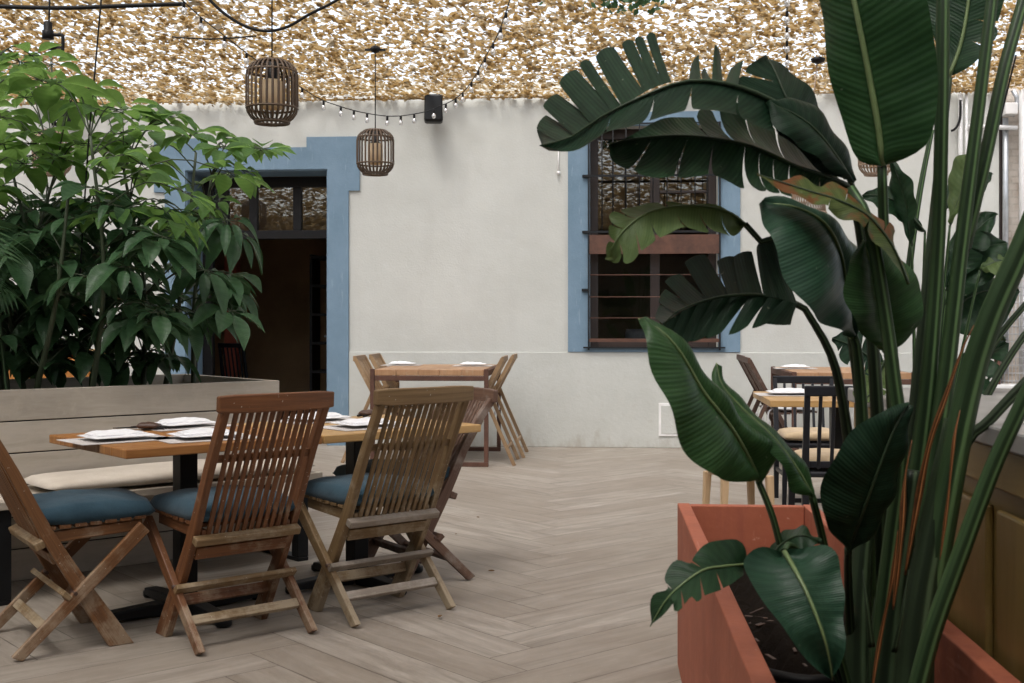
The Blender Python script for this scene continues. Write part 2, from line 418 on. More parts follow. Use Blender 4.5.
    M['leaf_burnt'] = leafmat('leaf_burnt', (.035, .06, .016), (.10, .13, .035), .6, .15, blotch=(.14, .05, .016))
    M['midrib'] = simple('midrib_green', (.15, .21, .085), .45)
    M['midrib_dark'] = simple('midrib_dark', (.03, .055, .025), .45)
    def stemmat(name, a, b, blot, bl=.68):
        n = N(name); uv = n.coords('UV', (1.5, 16, 1)); co = n.coords()
        g = n.noise(uv, 1, 4, .5)
        c = n.mix(n.ramp(g, [(.3, 0), (.7, 1)]), a, b)
        c = n.mix(n.ramp(n.noise(co, 10, 6, .7), [(bl, 0), (bl + .1, .7)]), c, blot)
        u_, v_ = n.uv(); lg = n.noise(n.coords('UV', (3, 3, 1)), 1, 4, .6)
        c = n.mix(n.math('MULTIPLY', n.ramp(lg, [(.4, 0), (.7, .6)]), 1), c, tuple(x * .6 for x in a))
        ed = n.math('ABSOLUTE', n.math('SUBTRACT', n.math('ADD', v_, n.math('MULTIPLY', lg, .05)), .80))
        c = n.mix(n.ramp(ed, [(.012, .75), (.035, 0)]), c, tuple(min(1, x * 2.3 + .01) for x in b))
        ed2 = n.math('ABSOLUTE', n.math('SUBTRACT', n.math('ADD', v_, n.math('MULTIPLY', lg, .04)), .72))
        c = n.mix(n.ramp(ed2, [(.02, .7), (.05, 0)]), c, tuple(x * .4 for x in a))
        return n.done(n.bsdf(c, .45, n.bump(g, .3, .004), spec=.25))
    M['stem'] = stemmat('stem_green', (.024, .052, .022), (.056, .100, .038), (.10, .075, .035))
    M['stem_dark'] = stemmat('stem_dark', (.018, .032, .016), (.035, .055, .026), (.07, .04, .02), .6)
    M['sheath'] = stemmat('sheath_dry', (.10, .038, .012), (.25, .105, .038), (.06, .03, .015), .55)
    M['umb_lit'] = leafmat('umbrella_leaf_lit', (.052, .122, .034), (.11, .21, .06), .36, .42, vein=40, tcol=(.24, .42, .10), bumpst=.2)  # lit copy: backlight on the upper leaves put into a paler green
    M['umb_shaded'] = leafmat('umbrella_leaf_shaded', (.026, .066, .028), (.055, .115, .048), .36, .22, vein=40, bumpst=.2)  # shaded copy: shade on the lower leaves put into a darker green
    M['palm'] = leafmat('palm_leaf', (.022, .055, .022), (.045, .095, .038), .4, .15, vein=10, bumpst=.1)
    M['twig'] = simple('twig_green', (.035, .05, .022), .6)
    M['dry'] = simple('dry_leaf', (.2, .11, .045), .8)
materials()

# ------------------------------------------------------------------ frames
A0 = R(-4.3); cA, sA = math.cos(A0), math.sin(A0)
W0 = Vector((.449, 11.23, 0))
def wa(px, b=0.0):
    r = (px - CX) / F
    return (r * (W0.y + b * cA) - W0.x + b * sA) / (cA - r * sA)
def wy(a, b=0.0): return W0.y + a * sA + b * cA
def wz(px, py, b=0.0): return CAM_H + (HY - py) / F * wy(wa(px, b), b)
AU = R(40.7)
U = Vector((math.cos(AU), math.sin(AU), 0)); V = Vector((-U.y, U.x, 0))

# ------------------------------------------------------------------ ground and floor
mb = MB(); mb.box(-150, 150, -150, 150, -.2, -.012); struct(mb.build('ground', M['ground']))
mb = MB(); L_, W_ = 1.2, .2; g = .0015
org = Vector((.2, 6.0, 0))
for k in range(-75, 76):
    for m in range(-9, 10):
        for kind in (0, 1):
            x0 = k * W_ + m * L_; y0 = k * W_ - m * L_
            if kind == 0: rx = (x0, x0 + L_, y0, y0 + W_)
            else: rx = (x0, x0 + W_, y0 + W_, y0 + W_ + L_)
            cx, cy = (rx[0] + rx[1]) / 2, (rx[2] + rx[3]) / 2
            c = org + U * cx + V * cy
            if not (-8.5 < c.x < 8.5 and -2 < c.y < 12.6): continue
            b = len(mb.v)
            for (x, y) in ((rx[0] + g, rx[2] + g), (rx[1] - g, rx[2] + g), (rx[1] - g, rx[3] - g), (rx[0] + g, rx[3] - g)):
                mb.v.append(org + U * x + V * y)
            o, o2 = rnd.random() * 60, rnd.random() * 60
            uv = [(o, o2), (o + L_, o2), (o + L_, o2 + W_), (o, o2 + W_)] if kind == 0 else [(o, o2), (o, o2 + W_), (o + L_, o2 + W_), (o + L_, o2)]
            mb.face((b, b + 1, b + 2, b + 3), uv, False, rnd.random())
struct(mb.build('floor', M['floor']))
mb = MB(); mb.box(-9.5, 9.5, -3, 13.2, -.010, -.004); struct(mb.build('floor_base', M['grout']))

# ------------------------------------------------------------------ restaurant front
fac = thing('restaurant_facade', 'white plastered restaurant front with blue painted door and window surrounds', 'building', W0, A0)
d0, d1 = wa(186), wa(328); dzt = wz(257, 170)
w0, w1 = wa(590), wa(718); wzb, wzt = wz(654, 348), wz(654, 126)
aL, aR = -9.0, wa(999); TOP = 3.42; TH = .5
mb = MB()
for (x0, x1, z0, z1) in ((aL, d0, 0, TOP), (d0, d1, dzt, TOP), (d1, w0, 0, TOP), (w0, w1, 0, wzb), (w0, w1, wzt, TOP), (w1, aR, 0, TOP)):
    mb.box(x0, x1, 0, TH, z0, z1)
mb.build('wall', M['plaster'], fac)
zp = wz(500, 352)
bR = wa(349)
mid = (d0 + d1) / 2
bL = 2 * mid - bR
mb = MB()
mb.box(bR, aR, -.014, 0, 0, zp); mb.box(aL, bL, -.014, 0, 0, zp)
mb.build('plinth', M['plinth'], fac, .006)
# door surround
z191, z170, z137, z148 = wz(340, 191), dzt, wz(330, 137), wz(257, 148)
e0, e1 = wa(307), wa(360)
mb = MB(); T = -.022
def both(x0, x1, z0, z1):
    mb.box(x0, x1, T, 0, z0, z1); mb.box(2 * mid - x1, 2 * mid - x0, T, 0, z0, z1)
both(d1, bR, 0, z191); both(d1, e1, z191, z170); both(e0, e1, z170, z137)
mb.box(2 * mid - e0, e0, T, 0, z170, z148)
mb.box(d0, d0 + .012, 0, .44, 0, dzt - .012); mb.box(d1 - .012, d1, 0, .44, 0, dzt - .012); mb.box(d0, d1, 0, .44, dzt - .012, dzt)
mb.build('door_surround', M['blue'], fac)
# window surround
s0, s1 = wa(568), wa(740); zsb, zst = wz(654, 352), wz(654, 112)
mb = MB()
mb.box(s0, w0, T, 0, zsb + .001, zst); mb.box(w1, s1, T, 0, zsb + .001, zst); mb.box(w0, w1, T, 0, wzt, zst); mb.box(w0, w1, T, 0, zsb + .001, wzb)
mb.build('window_surround', M['blue'], fac)
# door frame with transom lights
D = .45
fz = CAM_H + (HY - 235) / F * 11.85; ft = dzt - .014
df = MB()
df.box(d0 + .013, d0 + .11, D, D + .08, 0, ft); df.box(d1 - .10, d1 - .013, D, D + .08, 0, ft)
df.box(d0 + .11, d1 - .10, D, D + .08, ft - .10, ft); df.box(d0 + .11, d1 - .10, D - .004, D + .084, fz - .035, fz + .05)
divs = [wa(224, D), wa(253, D), wa(297, D)]
for x in divs: df.box(x - .042, x + .042, D + .004, D + .076, fz + .05, ft - .10)
fr = df.build('door_frame', M['frame_black'], fac, .004)
xs = [d0 + .11] + divs + [d1 - .10]
for i in range(4):
    a = xs[i] + (.042 if i else 0); b = xs[i + 1] - (.042 if i < 3 else 0)
    gb = MB(); gb.box(a, b, D + .03, D + .036, fz + .05, ft - .10); gb.build('pane', M['glass'], fr)
# open door leaf, swung inwards on the right
lf = MB(); x = d1 - .12
ang = R(80); dx, dy = -math.cos(ang), math.sin(ang)
def leafpt(t, z): return Vector((x + dx * t, D + .09 + dy * t, z))
sd = Vector((dy, -dx, 0))
for (t0, t1) in ((0, .1), (.62, .72)): lf.bar(leafpt((t0 + t1) / 2, .01), leafpt((t0 + t1) / 2, fz - .04), .045, t1 - t0, Vector((dx, dy, 0)))
for (z0, z1) in ((.01, .24), (.9, 1.0), (fz - .16, fz - .04)): lf.bar(leafpt(.1, (z0 + z1) / 2), leafpt(.62, (z0 + z1) / 2), .045, z1 - z0, UP)
lo = lf.build('door_leaf', M['frame_black'], fac, .003)
hb = MB(); hb.tube([leafpt(.66, 1.02) + Vector((-.02, 0, 0)), leafpt(.66, 1.02) + Vector((-.07, 0, 0)), leafpt(.56, 1.02) + Vector((-.07, 0, 0))], .009); hb.build('handle', M['zinc'], lo)
# rooms behind
rm = MB()
rx0, rx1, ry1 = d0 - 1.6, w1 + 1.3, 4.6
rm.box(rx0, rx1, ry1, ry1 + .1, 0, 3.3); rm.box(rx0 - .1, rx0, TH + .001, ry1, 0, 3.3); rm.box(rx1, rx1 + .1, TH + .001, ry1, 0, 3.3)
rm.box(wa(420), wa(420) + .1, TH + .001, ry1 - .001, 0, 3.3)
rm.build('interior_wall', M['room'], fac)
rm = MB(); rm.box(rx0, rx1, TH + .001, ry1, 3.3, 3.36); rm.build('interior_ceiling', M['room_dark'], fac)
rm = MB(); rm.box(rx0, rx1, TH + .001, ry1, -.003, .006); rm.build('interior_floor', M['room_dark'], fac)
rm = MB(); xp = wa(233, 2.2); rm.box(xp - .07, xp + .07, 2.1, 2.25, .006, 3.3); rm.build('interior_pillar', M['redwood'], fac)
sh = MB(); xs0 = wa(318, 2.6)
sh.box(xs0 - .05, xs0 - .02, 2.4, 2.8, .006, 1.95); sh.box(xs0 + .55, xs0 + .58, 2.4, 2.8, .006, 1.95)
for k in range(6): sh.box(xs0 - .02, xs0 + .55, 2.4, 2.8, .25 + k * .33, .28 + k * .33)
sh.build('interior_shelf', M['frame_black'], fac)
lp = MB(); xl = wa(640, .9)
lp.lathe([(.10, 0), (.155, .02), (.15, .26), (.14, .3), (.13, .28)], (xl, .85, .80), 20); lp.build('interior_pot', M['lilac'], fac)
lp = MB(); lp.box(w0 - .1, w1 + .1, .6, 1.1, .74, .78); lp.build('interior_counter', M['room'], fac)
# window
wb = MB(); B = .16
mm = wa(655, B)
fw = .075
wb.box(w0 + .002, w0 + fw, B, B + .07, wzb + .001, wzt - .001); wb.box(w1 - fw, w1 - .002, B, B + .07, wzb + .001, wzt - .001)
wb.box(w0 + fw, w1 - fw, B, B + .07, wzt - fw - .02, wzt - .001); wb.box(w0 + fw, w1 - fw, B, B + .07, wzb + .001, wzb + fw)
zm = wz(654, 244)
wb.box(w0 + fw, w1 - fw, B - .003, B + .073, zm - .05, zm + .05)
wb.box(mm - .045, mm + .045, B + .003, B + .067, wzb + fw, zm - .05); wb.box(mm - .045, mm + .045, B + .003, B + .067, zm + .05, wzt - fw - .02)
for zz in (wz(654, 190), wz(654, 160)): wb.box(mm + .045, w1 - fw, B + .01, B + .05, zz - .013, zz + .013)
wo = wb.build('window_frame', M['frame_brown'], fac, .004)
for (x0, x1) in ((w0 + fw, mm - .045), (mm + .045, w1 - fw)):
    for (z0, z1) in ((wzb + fw, zm - .05), (zm + .05, wzt - fw - .02)):
        gb = MB(); gb.box(x0, x1, B + .035, B + .04, z0, z1); gb.build('pane', M['glass'], wo)
gr = MB(); G = -.045
xa, xb = w0 - .012, w1 + .012
def gz(py): return wz(654, py)
gr.box(xa - .008, xa + .008, G - .008, G + .008, gz(350), gz(123)); gr.box(xb - .008, xb + .008, G - .008, G + .008, gz(350), gz(123))
for py, ov, h in ((176, .06, .02), (232, .06, .02), (347.5, .05, .014), (124, .01, .012)):
    gr.box(xa - ov, xb + ov, G - .012, G + .012, gz(py) - h / 2, gz(py) + h / 2)
for px in (602, 613, 626, 639.5, 653, 667, 681, 695, 707):
    gr.tube([(wa(px, G), G, gz(232)), (wa(px, G), G, gz(124))], .0055, 6)
go = gr.build('window_grille', M['black'], fac)
gr = MB()
for py, h in ((275, .009), (297, .009), (318, .009)):
    gr = MB(); gr.tube([(xa, G, gz(py)), (xb, G, gz(py))], h / 2, 6)
    gr.build('rail', M['rust'], go)
gr = MB()
gr.box(xa + .008, xb - .008, G - .012, G + .012, gz(342), gz(338.5))
gr.build('rail', M['rust'], go)
gr = MB(); gr.box(xa + .008, xb - .008, G - .006, G + .006, gz(254), gz(235)); gr.build('rust_panel', M['rust'], go)
for (px, py) in ((585, 176), (585, 232), (584, 290), (724, 176)):
    k = MB(); k.box(wa(px) - .02, wa(px) + .04, -.05, -.023, gz(py) - .012, gz(py) + .012); k.build('bracket', M['black'], go)
# little lamp hook left of the window and access panel low on the wall
hk = MB(); x = wa(558.5); hk.tube([(x, -.02, wz(558, 150)), (x, -.02, wz(558, 172))], .006, 6); hk.lathe([(0, -.02), (.018, -.012), (.018, .01), (0, .016)], (x, -.025, wz(558, 173)), 10); hk.build('wall_hook', M['white_paint'], fac)
ap = thing('access_panel', 'small white square access panel low on the wall', 'panel', W0, A0)
k = MB(); k.box(wa(658.5), wa(689), -.026, -.0141, wz(665, 436), wz(665, 403)); k.build('frame', M['white_paint'], ap, .003)
k = MB(); k.box(wa(661), wa(686.5), -.030, -.0261, wz(665, 433.5), wz(665, 405.5)); k.build('cover', M['plinth'], ap, .003)

# unseen walls and roof, added to block light from behind and the sides
def block_wall(label, x0, x1, y0, y1, h):
    rw = thing('light_block_wall', label, 'wall', (x0, y0, 0), 0)
    m = MB(); m.box(0, x1 - x0, 0, y1 - y0, 0, h); m.build('wall', M['masonry'], rw)
    m = MB(); m.box(-.04, x1 - x0 + .04, -.04, y1 - y0 + .04, h, h + .06); m.build('coping', M['stone'], rw)
block_wall('added masonry wall behind the viewer, unseen, blocking light', -7.6, 7.6, -7.6, -7.3, 2.95)  # added behind the camera to stop light reaching the foreground
pr_ = thing('light_block_roof', 'added dark boarded roof over the near terrace, unseen, shading the foreground', 'roof', (0, -3.4, 0), 0)  # roof added to keep the near leaves and floor dark
m = MB()
for k in range(20): m.box(-7.25, 7.25, -3.88 + k * .35, -3.885 + (k + 1) * .35, 3.30, 3.34)
m.build('boards', M['walnut'], pr_)
m = MB()
for k in range(7): m.box(-7.2, 7.2, -3.7 + k * 1.06, -3.6 + k * 1.06, 3.16, 3.299)
m.build('beams', M['walnut'], pr_)
block_wall('added unseen masonry wall shutting out light from the left side', -7.6, -7.3, -7.2, 11.6, 3.2)  # added to close the open left side against skylight
block_wall('added unseen masonry wall shutting out light on the right near the viewer', 7.3, 7.6, -7.2, 4.5, 3.2)  # added to cut skylight from the near right side
# speakers
def speaker(px, py, b, label, tilt, w=.175, h=.255):
    a = wa(px, b); z = wz(px, py, b)
    loc = Vector((W0.x + a * cA - b * sA, W0.y + a * sA + b * cA, z))
    t = thing('wall_speaker', label, 'speaker', loc, A0 + tilt, 'black speakers on the wall')
    m = MB(); m.bar((0, 0, -h / 2), (0, 0, h / 2), w, .16, Vector((0, 1, 0)), w1=w * .94); m.build('cabinet', M['plastic'], t, .025)
    m = MB(); m.bar((0, -.081, -h / 2 + .018), (0, -.081, h / 2 - .018), w - .03, .008, Vector((0, 1, 0))); m.build('grille', M['black'], t, .003)
    m = MB(); m.box(-.02, .02, .08, -b + .0, -.03, .03); m.build('bracket', M['black'], t)
    m = MB(); m.box(-.014, .014, -.087, -.085, -h / 2 + .03, -h / 2 + .036); m.build('badge', M['pvc'], t)
speaker(433.5, 109, -.2, 'black speaker under the net right of the door, a bulb string passing it', R(8))
speaker(63, 113, -.2, 'black speaker high on the wall behind the tall umbrella plant', R(-10))

# masonry end, pipes and fence on the right
ms = thing('stone_pillar', 'weathered bare stone pillar at the right end of the white wall', 'pillar', W0, A0)
m = MB(); m.box(aR, aR + 1.6, .05, .55, 0, 3.6); m.build('masonry', M['masonry'], ms)
m = MB(); m.box(aR - .001, aR + .03, .0, .049, 0, 3.42); m.build('corner_strip', M['frame_brown'], ms)
def wallpipe(name, label, pts, r, mat, extra=None):
    o = thing(name, label, 'pipe', W0, A0, 'pipes on the right end of the wall')
    m = MB(); m.tube([(wa(px, b), b, wz(px, py, b)) for px, py, b in pts], r, 10); m.build('pipe', mat, o)
    return o
wallpipe('wall_pipe', 'thin pale vertical pipe on the wall, first of the close pair', [(960.5, 94, -.04), (960.5, 160, -.04), (960.5, 300, -.04)], .02, M['pvc'])
wallpipe('wall_pipe', 'thin pale vertical pipe beside its twin, nearer the stone pillar', [(966.5, 94, -.04), (966.5, 160, -.04), (966.5, 300, -.04)], .015, M['pvc'])
wallpipe('wall_pipe', 'pale horizontal pipe crossing the corner under the junction box', [(968, 127, -.07), (990, 127, -.07), (1017, 128, -.07)], .022, M['pvc'])
o = wallpipe('wall_pipe', 'long grey conduit running down the stone pillar from the junction box', [(1005.5, 118, -.03), (1005.5, 200, -.03), (1005.5, 372, -.03)], .026, M['zinc'])
wallpipe('wall_pipe', 'curved grey conduit rising from the junction box to the net', [(1012, 116, -.03), (1017, 108, -.03), (1017, 98, -.03), (1013, 90, -.03)], .022, M['zinc'])
wallpipe('wall_pipe', 'thick white downpipe at the very edge of the stone pillar', [(1024, 90, -.06), (1024, 200, -.06), (1024, 372, -.06)], .045, M['pvc'])
jb = thing('junction_box', 'pale junction box fixed to the stone pillar among the pipes', 'box', W0, A0)
m = MB(); m.box(wa(1000), wa(1013), -.13, -.02, wz(1005, 117), wz(1005, 105)); m.build('case', M['pvc'], jb, .008)
m = MB(); m.box(wa(1000.5), wa(1012.5), -.142, -.131, wz(1005, 116.5), wz(1005, 105.5)); m.build('cover', M['white_paint'], jb, .004)
m = MB(); m.tube(spline([(wa(951, -.05), -.05, wz(951, 131, -.05)), (wa(956, -.06), -.06, wz(956, 128, -.06)), (wa(960, -.06), -.06, wz(960, 118, -.06)), (wa(960.5, -.06), -.06, wz(960, 100, -.06))], 12), .012, 6)
o = m.build('wall_cable', M['plastic']); o.location = W0; o.rotation_euler = (0, 0, A0); tag(o, 'black cable bending up behind the pale pipe pair', 'cable')
pw = thing('low_wall', 'low white wall with a flat coping below the wire fence', 'wall', W0, A0)
m = MB(); m.box(wa(985, -.9), wa(985, -.9) + 3, -1.05, -.85, 0, .60); m.build('wall', M['white_paint'], pw)
m = MB(); m.box(wa(985, -.9) - .02, wa(985, -.9) + 3, -1.08, -.82, .60, .65); m.build('coping', M['pvc'], pw, .006)
fn = thing('wire_fence', 'fine wire mesh fence panel standing on the low white wall', 'fence', W0, A0)
m = MB(); x0 = wa(1001, -.95)
m.box(x0 - .05, x0 - .01, -.97, -.93, .65, 1.5); m.build('post', M['rust'], fn)
m = MB()
for k in range(36): m.tube([(x0 + k * .03, -.95, .66), (x0 + k * .03, -.95, 1.48)], .0028, 4)
for k in range(13): m.tube([(x0, -.955, .68 + k * .065), (x0 + 1.05, -.955, .68 + k * .065)], .0028, 4)
m.build('mesh', M['zinc'], fn)

# ------------------------------------------------------------------ shade net: thousands of cloth flaps
def net_z(x, y):
    return 3.285 + .03 * min(4.2, 11.2 - y) - .06 * max(0, 7.0 - y) + .035 * math.sin(x * 1.7 + .6) * math.sin(y * .9) + .02 * math.sin(x * 4.1 + y * 1.3)
nr = np.random.RandomState(3)
def flakes(x0, x1, y0, y1, dens, size):
    n = int((x1 - x0) * (y1 - y0) * dens)
    x = nr.uniform(x0, x1, n); y = nr.uniform(y0, y1, n)
    ok = y < W0.y + (x - W0.x) * math.tan(A0) - .02; x, y = x[ok], y[ok]; n = len(x)
    z = 3.285 + .03 * np.minimum(4.2, 11.2 - y) - .06 * np.maximum(0, 7.0 - y) + .035 * np.sin(x * 1.7 + .6) * np.sin(y * .9) + .02 * np.sin(x * 4.1 + y * 1.3) + nr.normal(0, .012, n)
    s = size * nr.uniform(.55, 1.35, n); asp = nr.uniform(.42, .8, n); an = nr.normal(.45, .55, n)
    tx = nr.normal(0, .18, n); ty = nr.normal(-.30, .20, n)
    K = 7
    a = (np.arange(K) / K * 2 * math.pi)[None, :] + nr.uniform(-.25, .25, (n, K))
    r = nr.uniform(.45, 1.25, (n, K))
    lx = np.cos(a) * r * s[:, None]; ly = np.sin(a) * r * (s * asp)[:, None]
    c, sn = np.cos(an)[:, None], np.sin(an)[:, None]
    gx = lx * c - ly * sn; gy = lx * sn + ly * c
    gz_ = gx * tx[:, None] + gy * ty[:, None]
    co = np.stack([x[:, None] + gx, y[:, None] + gy, z[:, None] + gz_], -1).reshape(-1, 3)
    return co, n, K
parts = [flakes(.10, .20, 7.2, 11.3, 450, .026), flakes(-2.95, -2.87, 7.2, 11.6, 450, .026), flakes(2.1, 2.18, 7.2, 11.2, 450, .026), flakes(-7.2, 7.2, 7.2, 11.9, 960, .0285), flakes(-7.2, 7.2, 4.2, 7.2, 430, .047), flakes(-7.2, 7.2, -.4, 4.2, 330, .06)]
co = np.concatenate([p[0] for p in parts]); K = 7; n = sum(p[1] for p in parts)
me = bpy.data.meshes.new('shade_net')
me.vertices.add(len(co)); me.vertices.foreach_set('co', co.ravel())
me.loops.add(n * K); me.loops.foreach_set('vertex_index', np.arange(n * K, dtype=np.int32))
me.polygons.add(n); me.polygons.foreach_set('loop_start', np.arange(0, n * K, K, dtype=np.int32)); me.polygons.foreach_set('loop_total', np.full(n, K, dtype=np.int32))
me.update(calc_edges=True)
at = me.attributes.new('tone', 'FLOAT', 'FACE')
tv = nr.uniform(0, 1, n); at.data.foreach_set('value', tv.astype(np.float32))
me.materials.append(M['net'])
net = bpy.data.objects.new('shade_net', me); C.objects.link(net)
tag(net, 'tan and white camouflage shade net stretched over the whole terrace', 'shade net')
# frayed fringe where the net meets the wall
m = MB()
for k in range(900):
    a = rnd.uniform(-5.2, aR); z = rnd.uniform(3.25, 3.3); s = rnd.uniform(.008, .02)
    p = Vector((a, -.06 - rnd.random() * .05, z)); an = rnd.uniform(-.8, .8)
    q = [p + Vector((math.cos(an + t) * s * (1.6 if i % 2 else .7), rnd.uniform(-.01, .01), math.sin(an + t) * s * (1.0 if i % 2 else .6))) for i, t in enumerate((0, 1.2, 2.2, 3.2, 4.2, 5.2))]
    b = len(m.v); m.v.extend(q); m.face(range(b, b + 6), [(0, 0)] * 6, False, rnd.random())
m.tube([(-5.3, -.05, 3.27), (aR, -.05, 3.27)], .008, 6)
m.v = [Vector((W0.x + v.x * cA - v.y * sA, W0.y + v.x * sA + v.y * cA, v.z)) for v in m.v]
fo = m.build('fringe', M['net'], net)

def cd(px, py, drop=.05):
    """depth at which a pixel's ray meets the net (minus a drop)"""
    d = 8.
    for _ in range(20): d = (net_z((px - CX) / F * d, d) - drop - CAM_H) * F / (HY - py)
    return d
# ------------------------------------------------------------------ cables, string lights, lanterns
def cable(label, pts, r, mat='plastic', cat='cable', name='hanging_cable', n=40):
    m = MB(); m.tube(spline(pts, n), r, 8); o = m.build(name, M[mat]); tag(o, label, cat); return o
cable('thick black cable sagging below the net above the front lantern', [P(x, y, 7.0) for x, y in ((200, -14), (210, 0), (225, 14), (245, 26), (266, 31), (287, 27), (310, 14), (332, 3), (348, -8))], .009)
cable('black cable bar running along the top left of the net', [P(-20, 6, 7.6), P(60, 8, 7.6), P(120, 6, 7.6), P(182, 4, 7.6)], .014)
cable('thin dark wire stretched just below the net near the front lantern', [P(172, 37, cd(172, 37)), P(212, 39, cd(212, 39)), P(256, 36, cd(256, 36))], .006)
cable('long thin black wire slanting down through the umbrella plant', [P(102, -10, 6.0), P(95, 70, 6.0), P(88, 150, 6.0), P(79, 290, 6.0)], .0045)
cable('thin black wire crossing between the tall stems by the pillar', [P(1016, 55, 2.55), P(1000, 120, 2.55), P(983, 185, 2.55), P(966, 262, 2.55)], .0022)
def string_light(label, pts, every, bulbs_from):
    root = thing('string_light', label, 'string lights', pts[len(pts) // 2], 0, 'strings of bulbs under the net', world=True)
    line = spline(pts, 120)
    m = MB(); m.tube(line, .0045, 6); m.build('wire', M['plastic'], root)
    L = 0; nxt = every * .5
    for a, b in zip(line, line[1:]):
        L += (b - a).length
        if L > nxt:
            nxt += every if b.y > 10.85 else max(every, .42)
            m = MB(); m.lathe([(.008, 0), (.011, -.008), (.011, -.036), (.008, -.04)], b, 8); so = m.build('socket', M['plastic'], root)
            m = MB(); m.lathe([(.009, -.04), (.013, -.046), (.019, -.057), (.020, -.069), (.016, -.082), (.007, -.089), (0.0005, -.09)], b, 12); m.build('bulb', M['bulb'], so)
pts = [P(x, y, cd(x, y)) for x, y in ((178, -4), (203, 19), (230, 40), (255, 59), (290, 80))] + [P(x, y, 10.95) for x, y in ((318, 98), (339, 106), (356, 111), (371, 114), (386, 116), (400, 116), (414, 114), (428, 111), (440, 106), (455, 99))] + [P(x, y, cd(x, y)) for x, y in ((470, 84), (487, 54), (497, 36), (504, 18), (511, -4))]
string_light('bulb string looping from the net down the wall past the speaker', pts, .145, 0)
string_light('bulb string running straight along the net above the big arching leaf', [P(787, y, cd(787, y)) for y in (-12, 20, 50, 80, 95)], .22, 0)
# hanging socket, top left
hs = thing('hanging_socket', 'black hanging lamp socket with a short side arm at top left', 'socket', P(49, 30, 7.4), 0, world=True)
m = MB(); m.tube([P(50, -12, 7.4), P(49, 22, 7.4)], .006, 6); m.build('cord', M['plastic'], hs)
m = MB(); m.lathe([(.02, .05), (.026, .045), (.026, .0), (.034, -.005), (.036, -.055), (.026, -.058)], P(48, 30, 7.4), 14); m.build('socket', M['plastic'], hs)
m = MB(); m.tube(spline([P(50, 34, 7.4), P(57, 35, 7.4), P(62, 35, 7.4), P(63, 42, 7.4), P(62.5, 54, 7.4)], 14), .011, 8); m.build('arm', M['plastic'], hs)

def lantern(px, py, d, h, w, label, pale=False):
    c = P(px, py, d)
    t = thing('cane_lantern', label, 'lantern', c, 0, 'cane lanterns hanging from the net')
    cm = M['cane_pale'] if pale else M['cane']
    Rr, H = w / 2, h
    prof = [(.52, .5), (.62, .487), (.80, .44), (.94, .37), (1, .27), (1, .0), (1, -.22), (.95, -.33), (.82, -.41), (.66, -.465), (.60, -.5)]
    m = MB(); nb = 28
    for k in range(nb):
        a = 2 * math.pi * k / nb
        m.tube([(r * Rr * math.cos(a), r * Rr * math.sin(a), z * H) for r, z in prof],   .0072, 6, flat=.6, side=(-math.sin(a), math.cos(a), 0))
    m.build('cage', cm, t)
    for r, z in ((.54, .485), (.96, .33), (.985, -.26), (.64, -.485)):
        m = MB(); m.tube([(r * Rr * math.cos(a), r * Rr * math.sin(a), z * H) for a in [2 * math.pi * k / 28 for k in range(29)]], .007 if abs(z) < .4 else .011, 6)
        m.build('ring', cm, t)
    m = MB(); m.lathe([(.052, -.27 * H), (.058, -.26 * H), (.058, .18 * H), (.03, .22 * H)], (0, 0, 0), 18); m.build('lamp_shade', M['lamp_paper'], t)
    m = MB(); m.lathe([(.018, .5 * H), (.03, .49 * H), (.03, .24 * H), (.045, .2 * H), (.045, .16 * H)], (0, 0, 0), 12)
    m.bar((-.5 * Rr, 0, .49 * H), (.5 * Rr, 0, .49 * H), .012, .012); m.build('lamp_holder', M['plastic'], t)
    zt = net_z(c.x, c.y) - c.z - .01
    m = MB(); m.tube([(0, 0, .49 * H), (0, 0, zt)], .0042, 6); co = m.build('cord', M['plastic'], t)
    m = MB(); m.lathe([(.008, -.03), (.03, -.02), (.045, 0), (.03, .02), (.008, .03)], (0, 0, zt - .04), 10); m.bar((-.08, 0, zt - .045), (.08, 0, zt - .045), .02, .016); m.build('clamp', M['plastic'], co)
lantern(272, 92.3, 6.75, .349, .287, 'nearest dark cane lantern, largest, hanging over the door side')
lantern(375.3, 152.5, 9.3, .341, .287, 'dark cane lantern hanging at the right edge of the door surround')
lantern(52, 153, 9.3, .341, .287, 'cane lantern half hidden behind the umbrella plant', True)
lantern(876, 155, 10.2, .341, .29, 'cane lantern showing only its foot below the tall upright leaf', True)
wl = thing('wicker_lamp', 'flared wicker lamp shade hanging behind the browned ragged leaf', 'lamp', P(808, 213, 9.6), 0)
m = MB(); Hh = .34
for k in range(40):
    a = 2 * math.pi * k / 40
    for s_ in (-1, 1):
        m.tube([((.105 + .035 * (1 - q)) * math.cos(a + s_ * q * .5), (.105 + .035 * (1 - q)) * math.sin(a + s_ * q * .5), q * Hh) for q in (0, .33, .66, 1)], .0028, 4)
for q in (0, .5, 1):
    m.tube([((.106 + .035 * (1 - q)) * math.cos(a), (.106 + .035 * (1 - q)) * math.sin(a), q * Hh) for a in [2 * math.pi * k / 28 for k in range(29)]], .009 if q == 0 else .006, 5)
m.build('lamp_shade', M['cane_pale'], wl)
m = MB(); zt = net_z(2.37, 9.6) - P(808, 213, 9.6).z; m.tube([(0, 0, Hh), (0.03, 0, (Hh + zt) / 2), (.08, 0, zt)], .006, 6); m.bar((-.105, 0, Hh), (.105, 0, Hh), .01, .01); m.build('cord', M['cane_pale'], wl)
m = MB(); m.lathe([(.008, -.03), (.05, -.015), (.06, 0.01), (.02, .03)], (.08, 0, zt - .04), 10); m.build('clamp', M['plastic'], wl)
vn = MB()
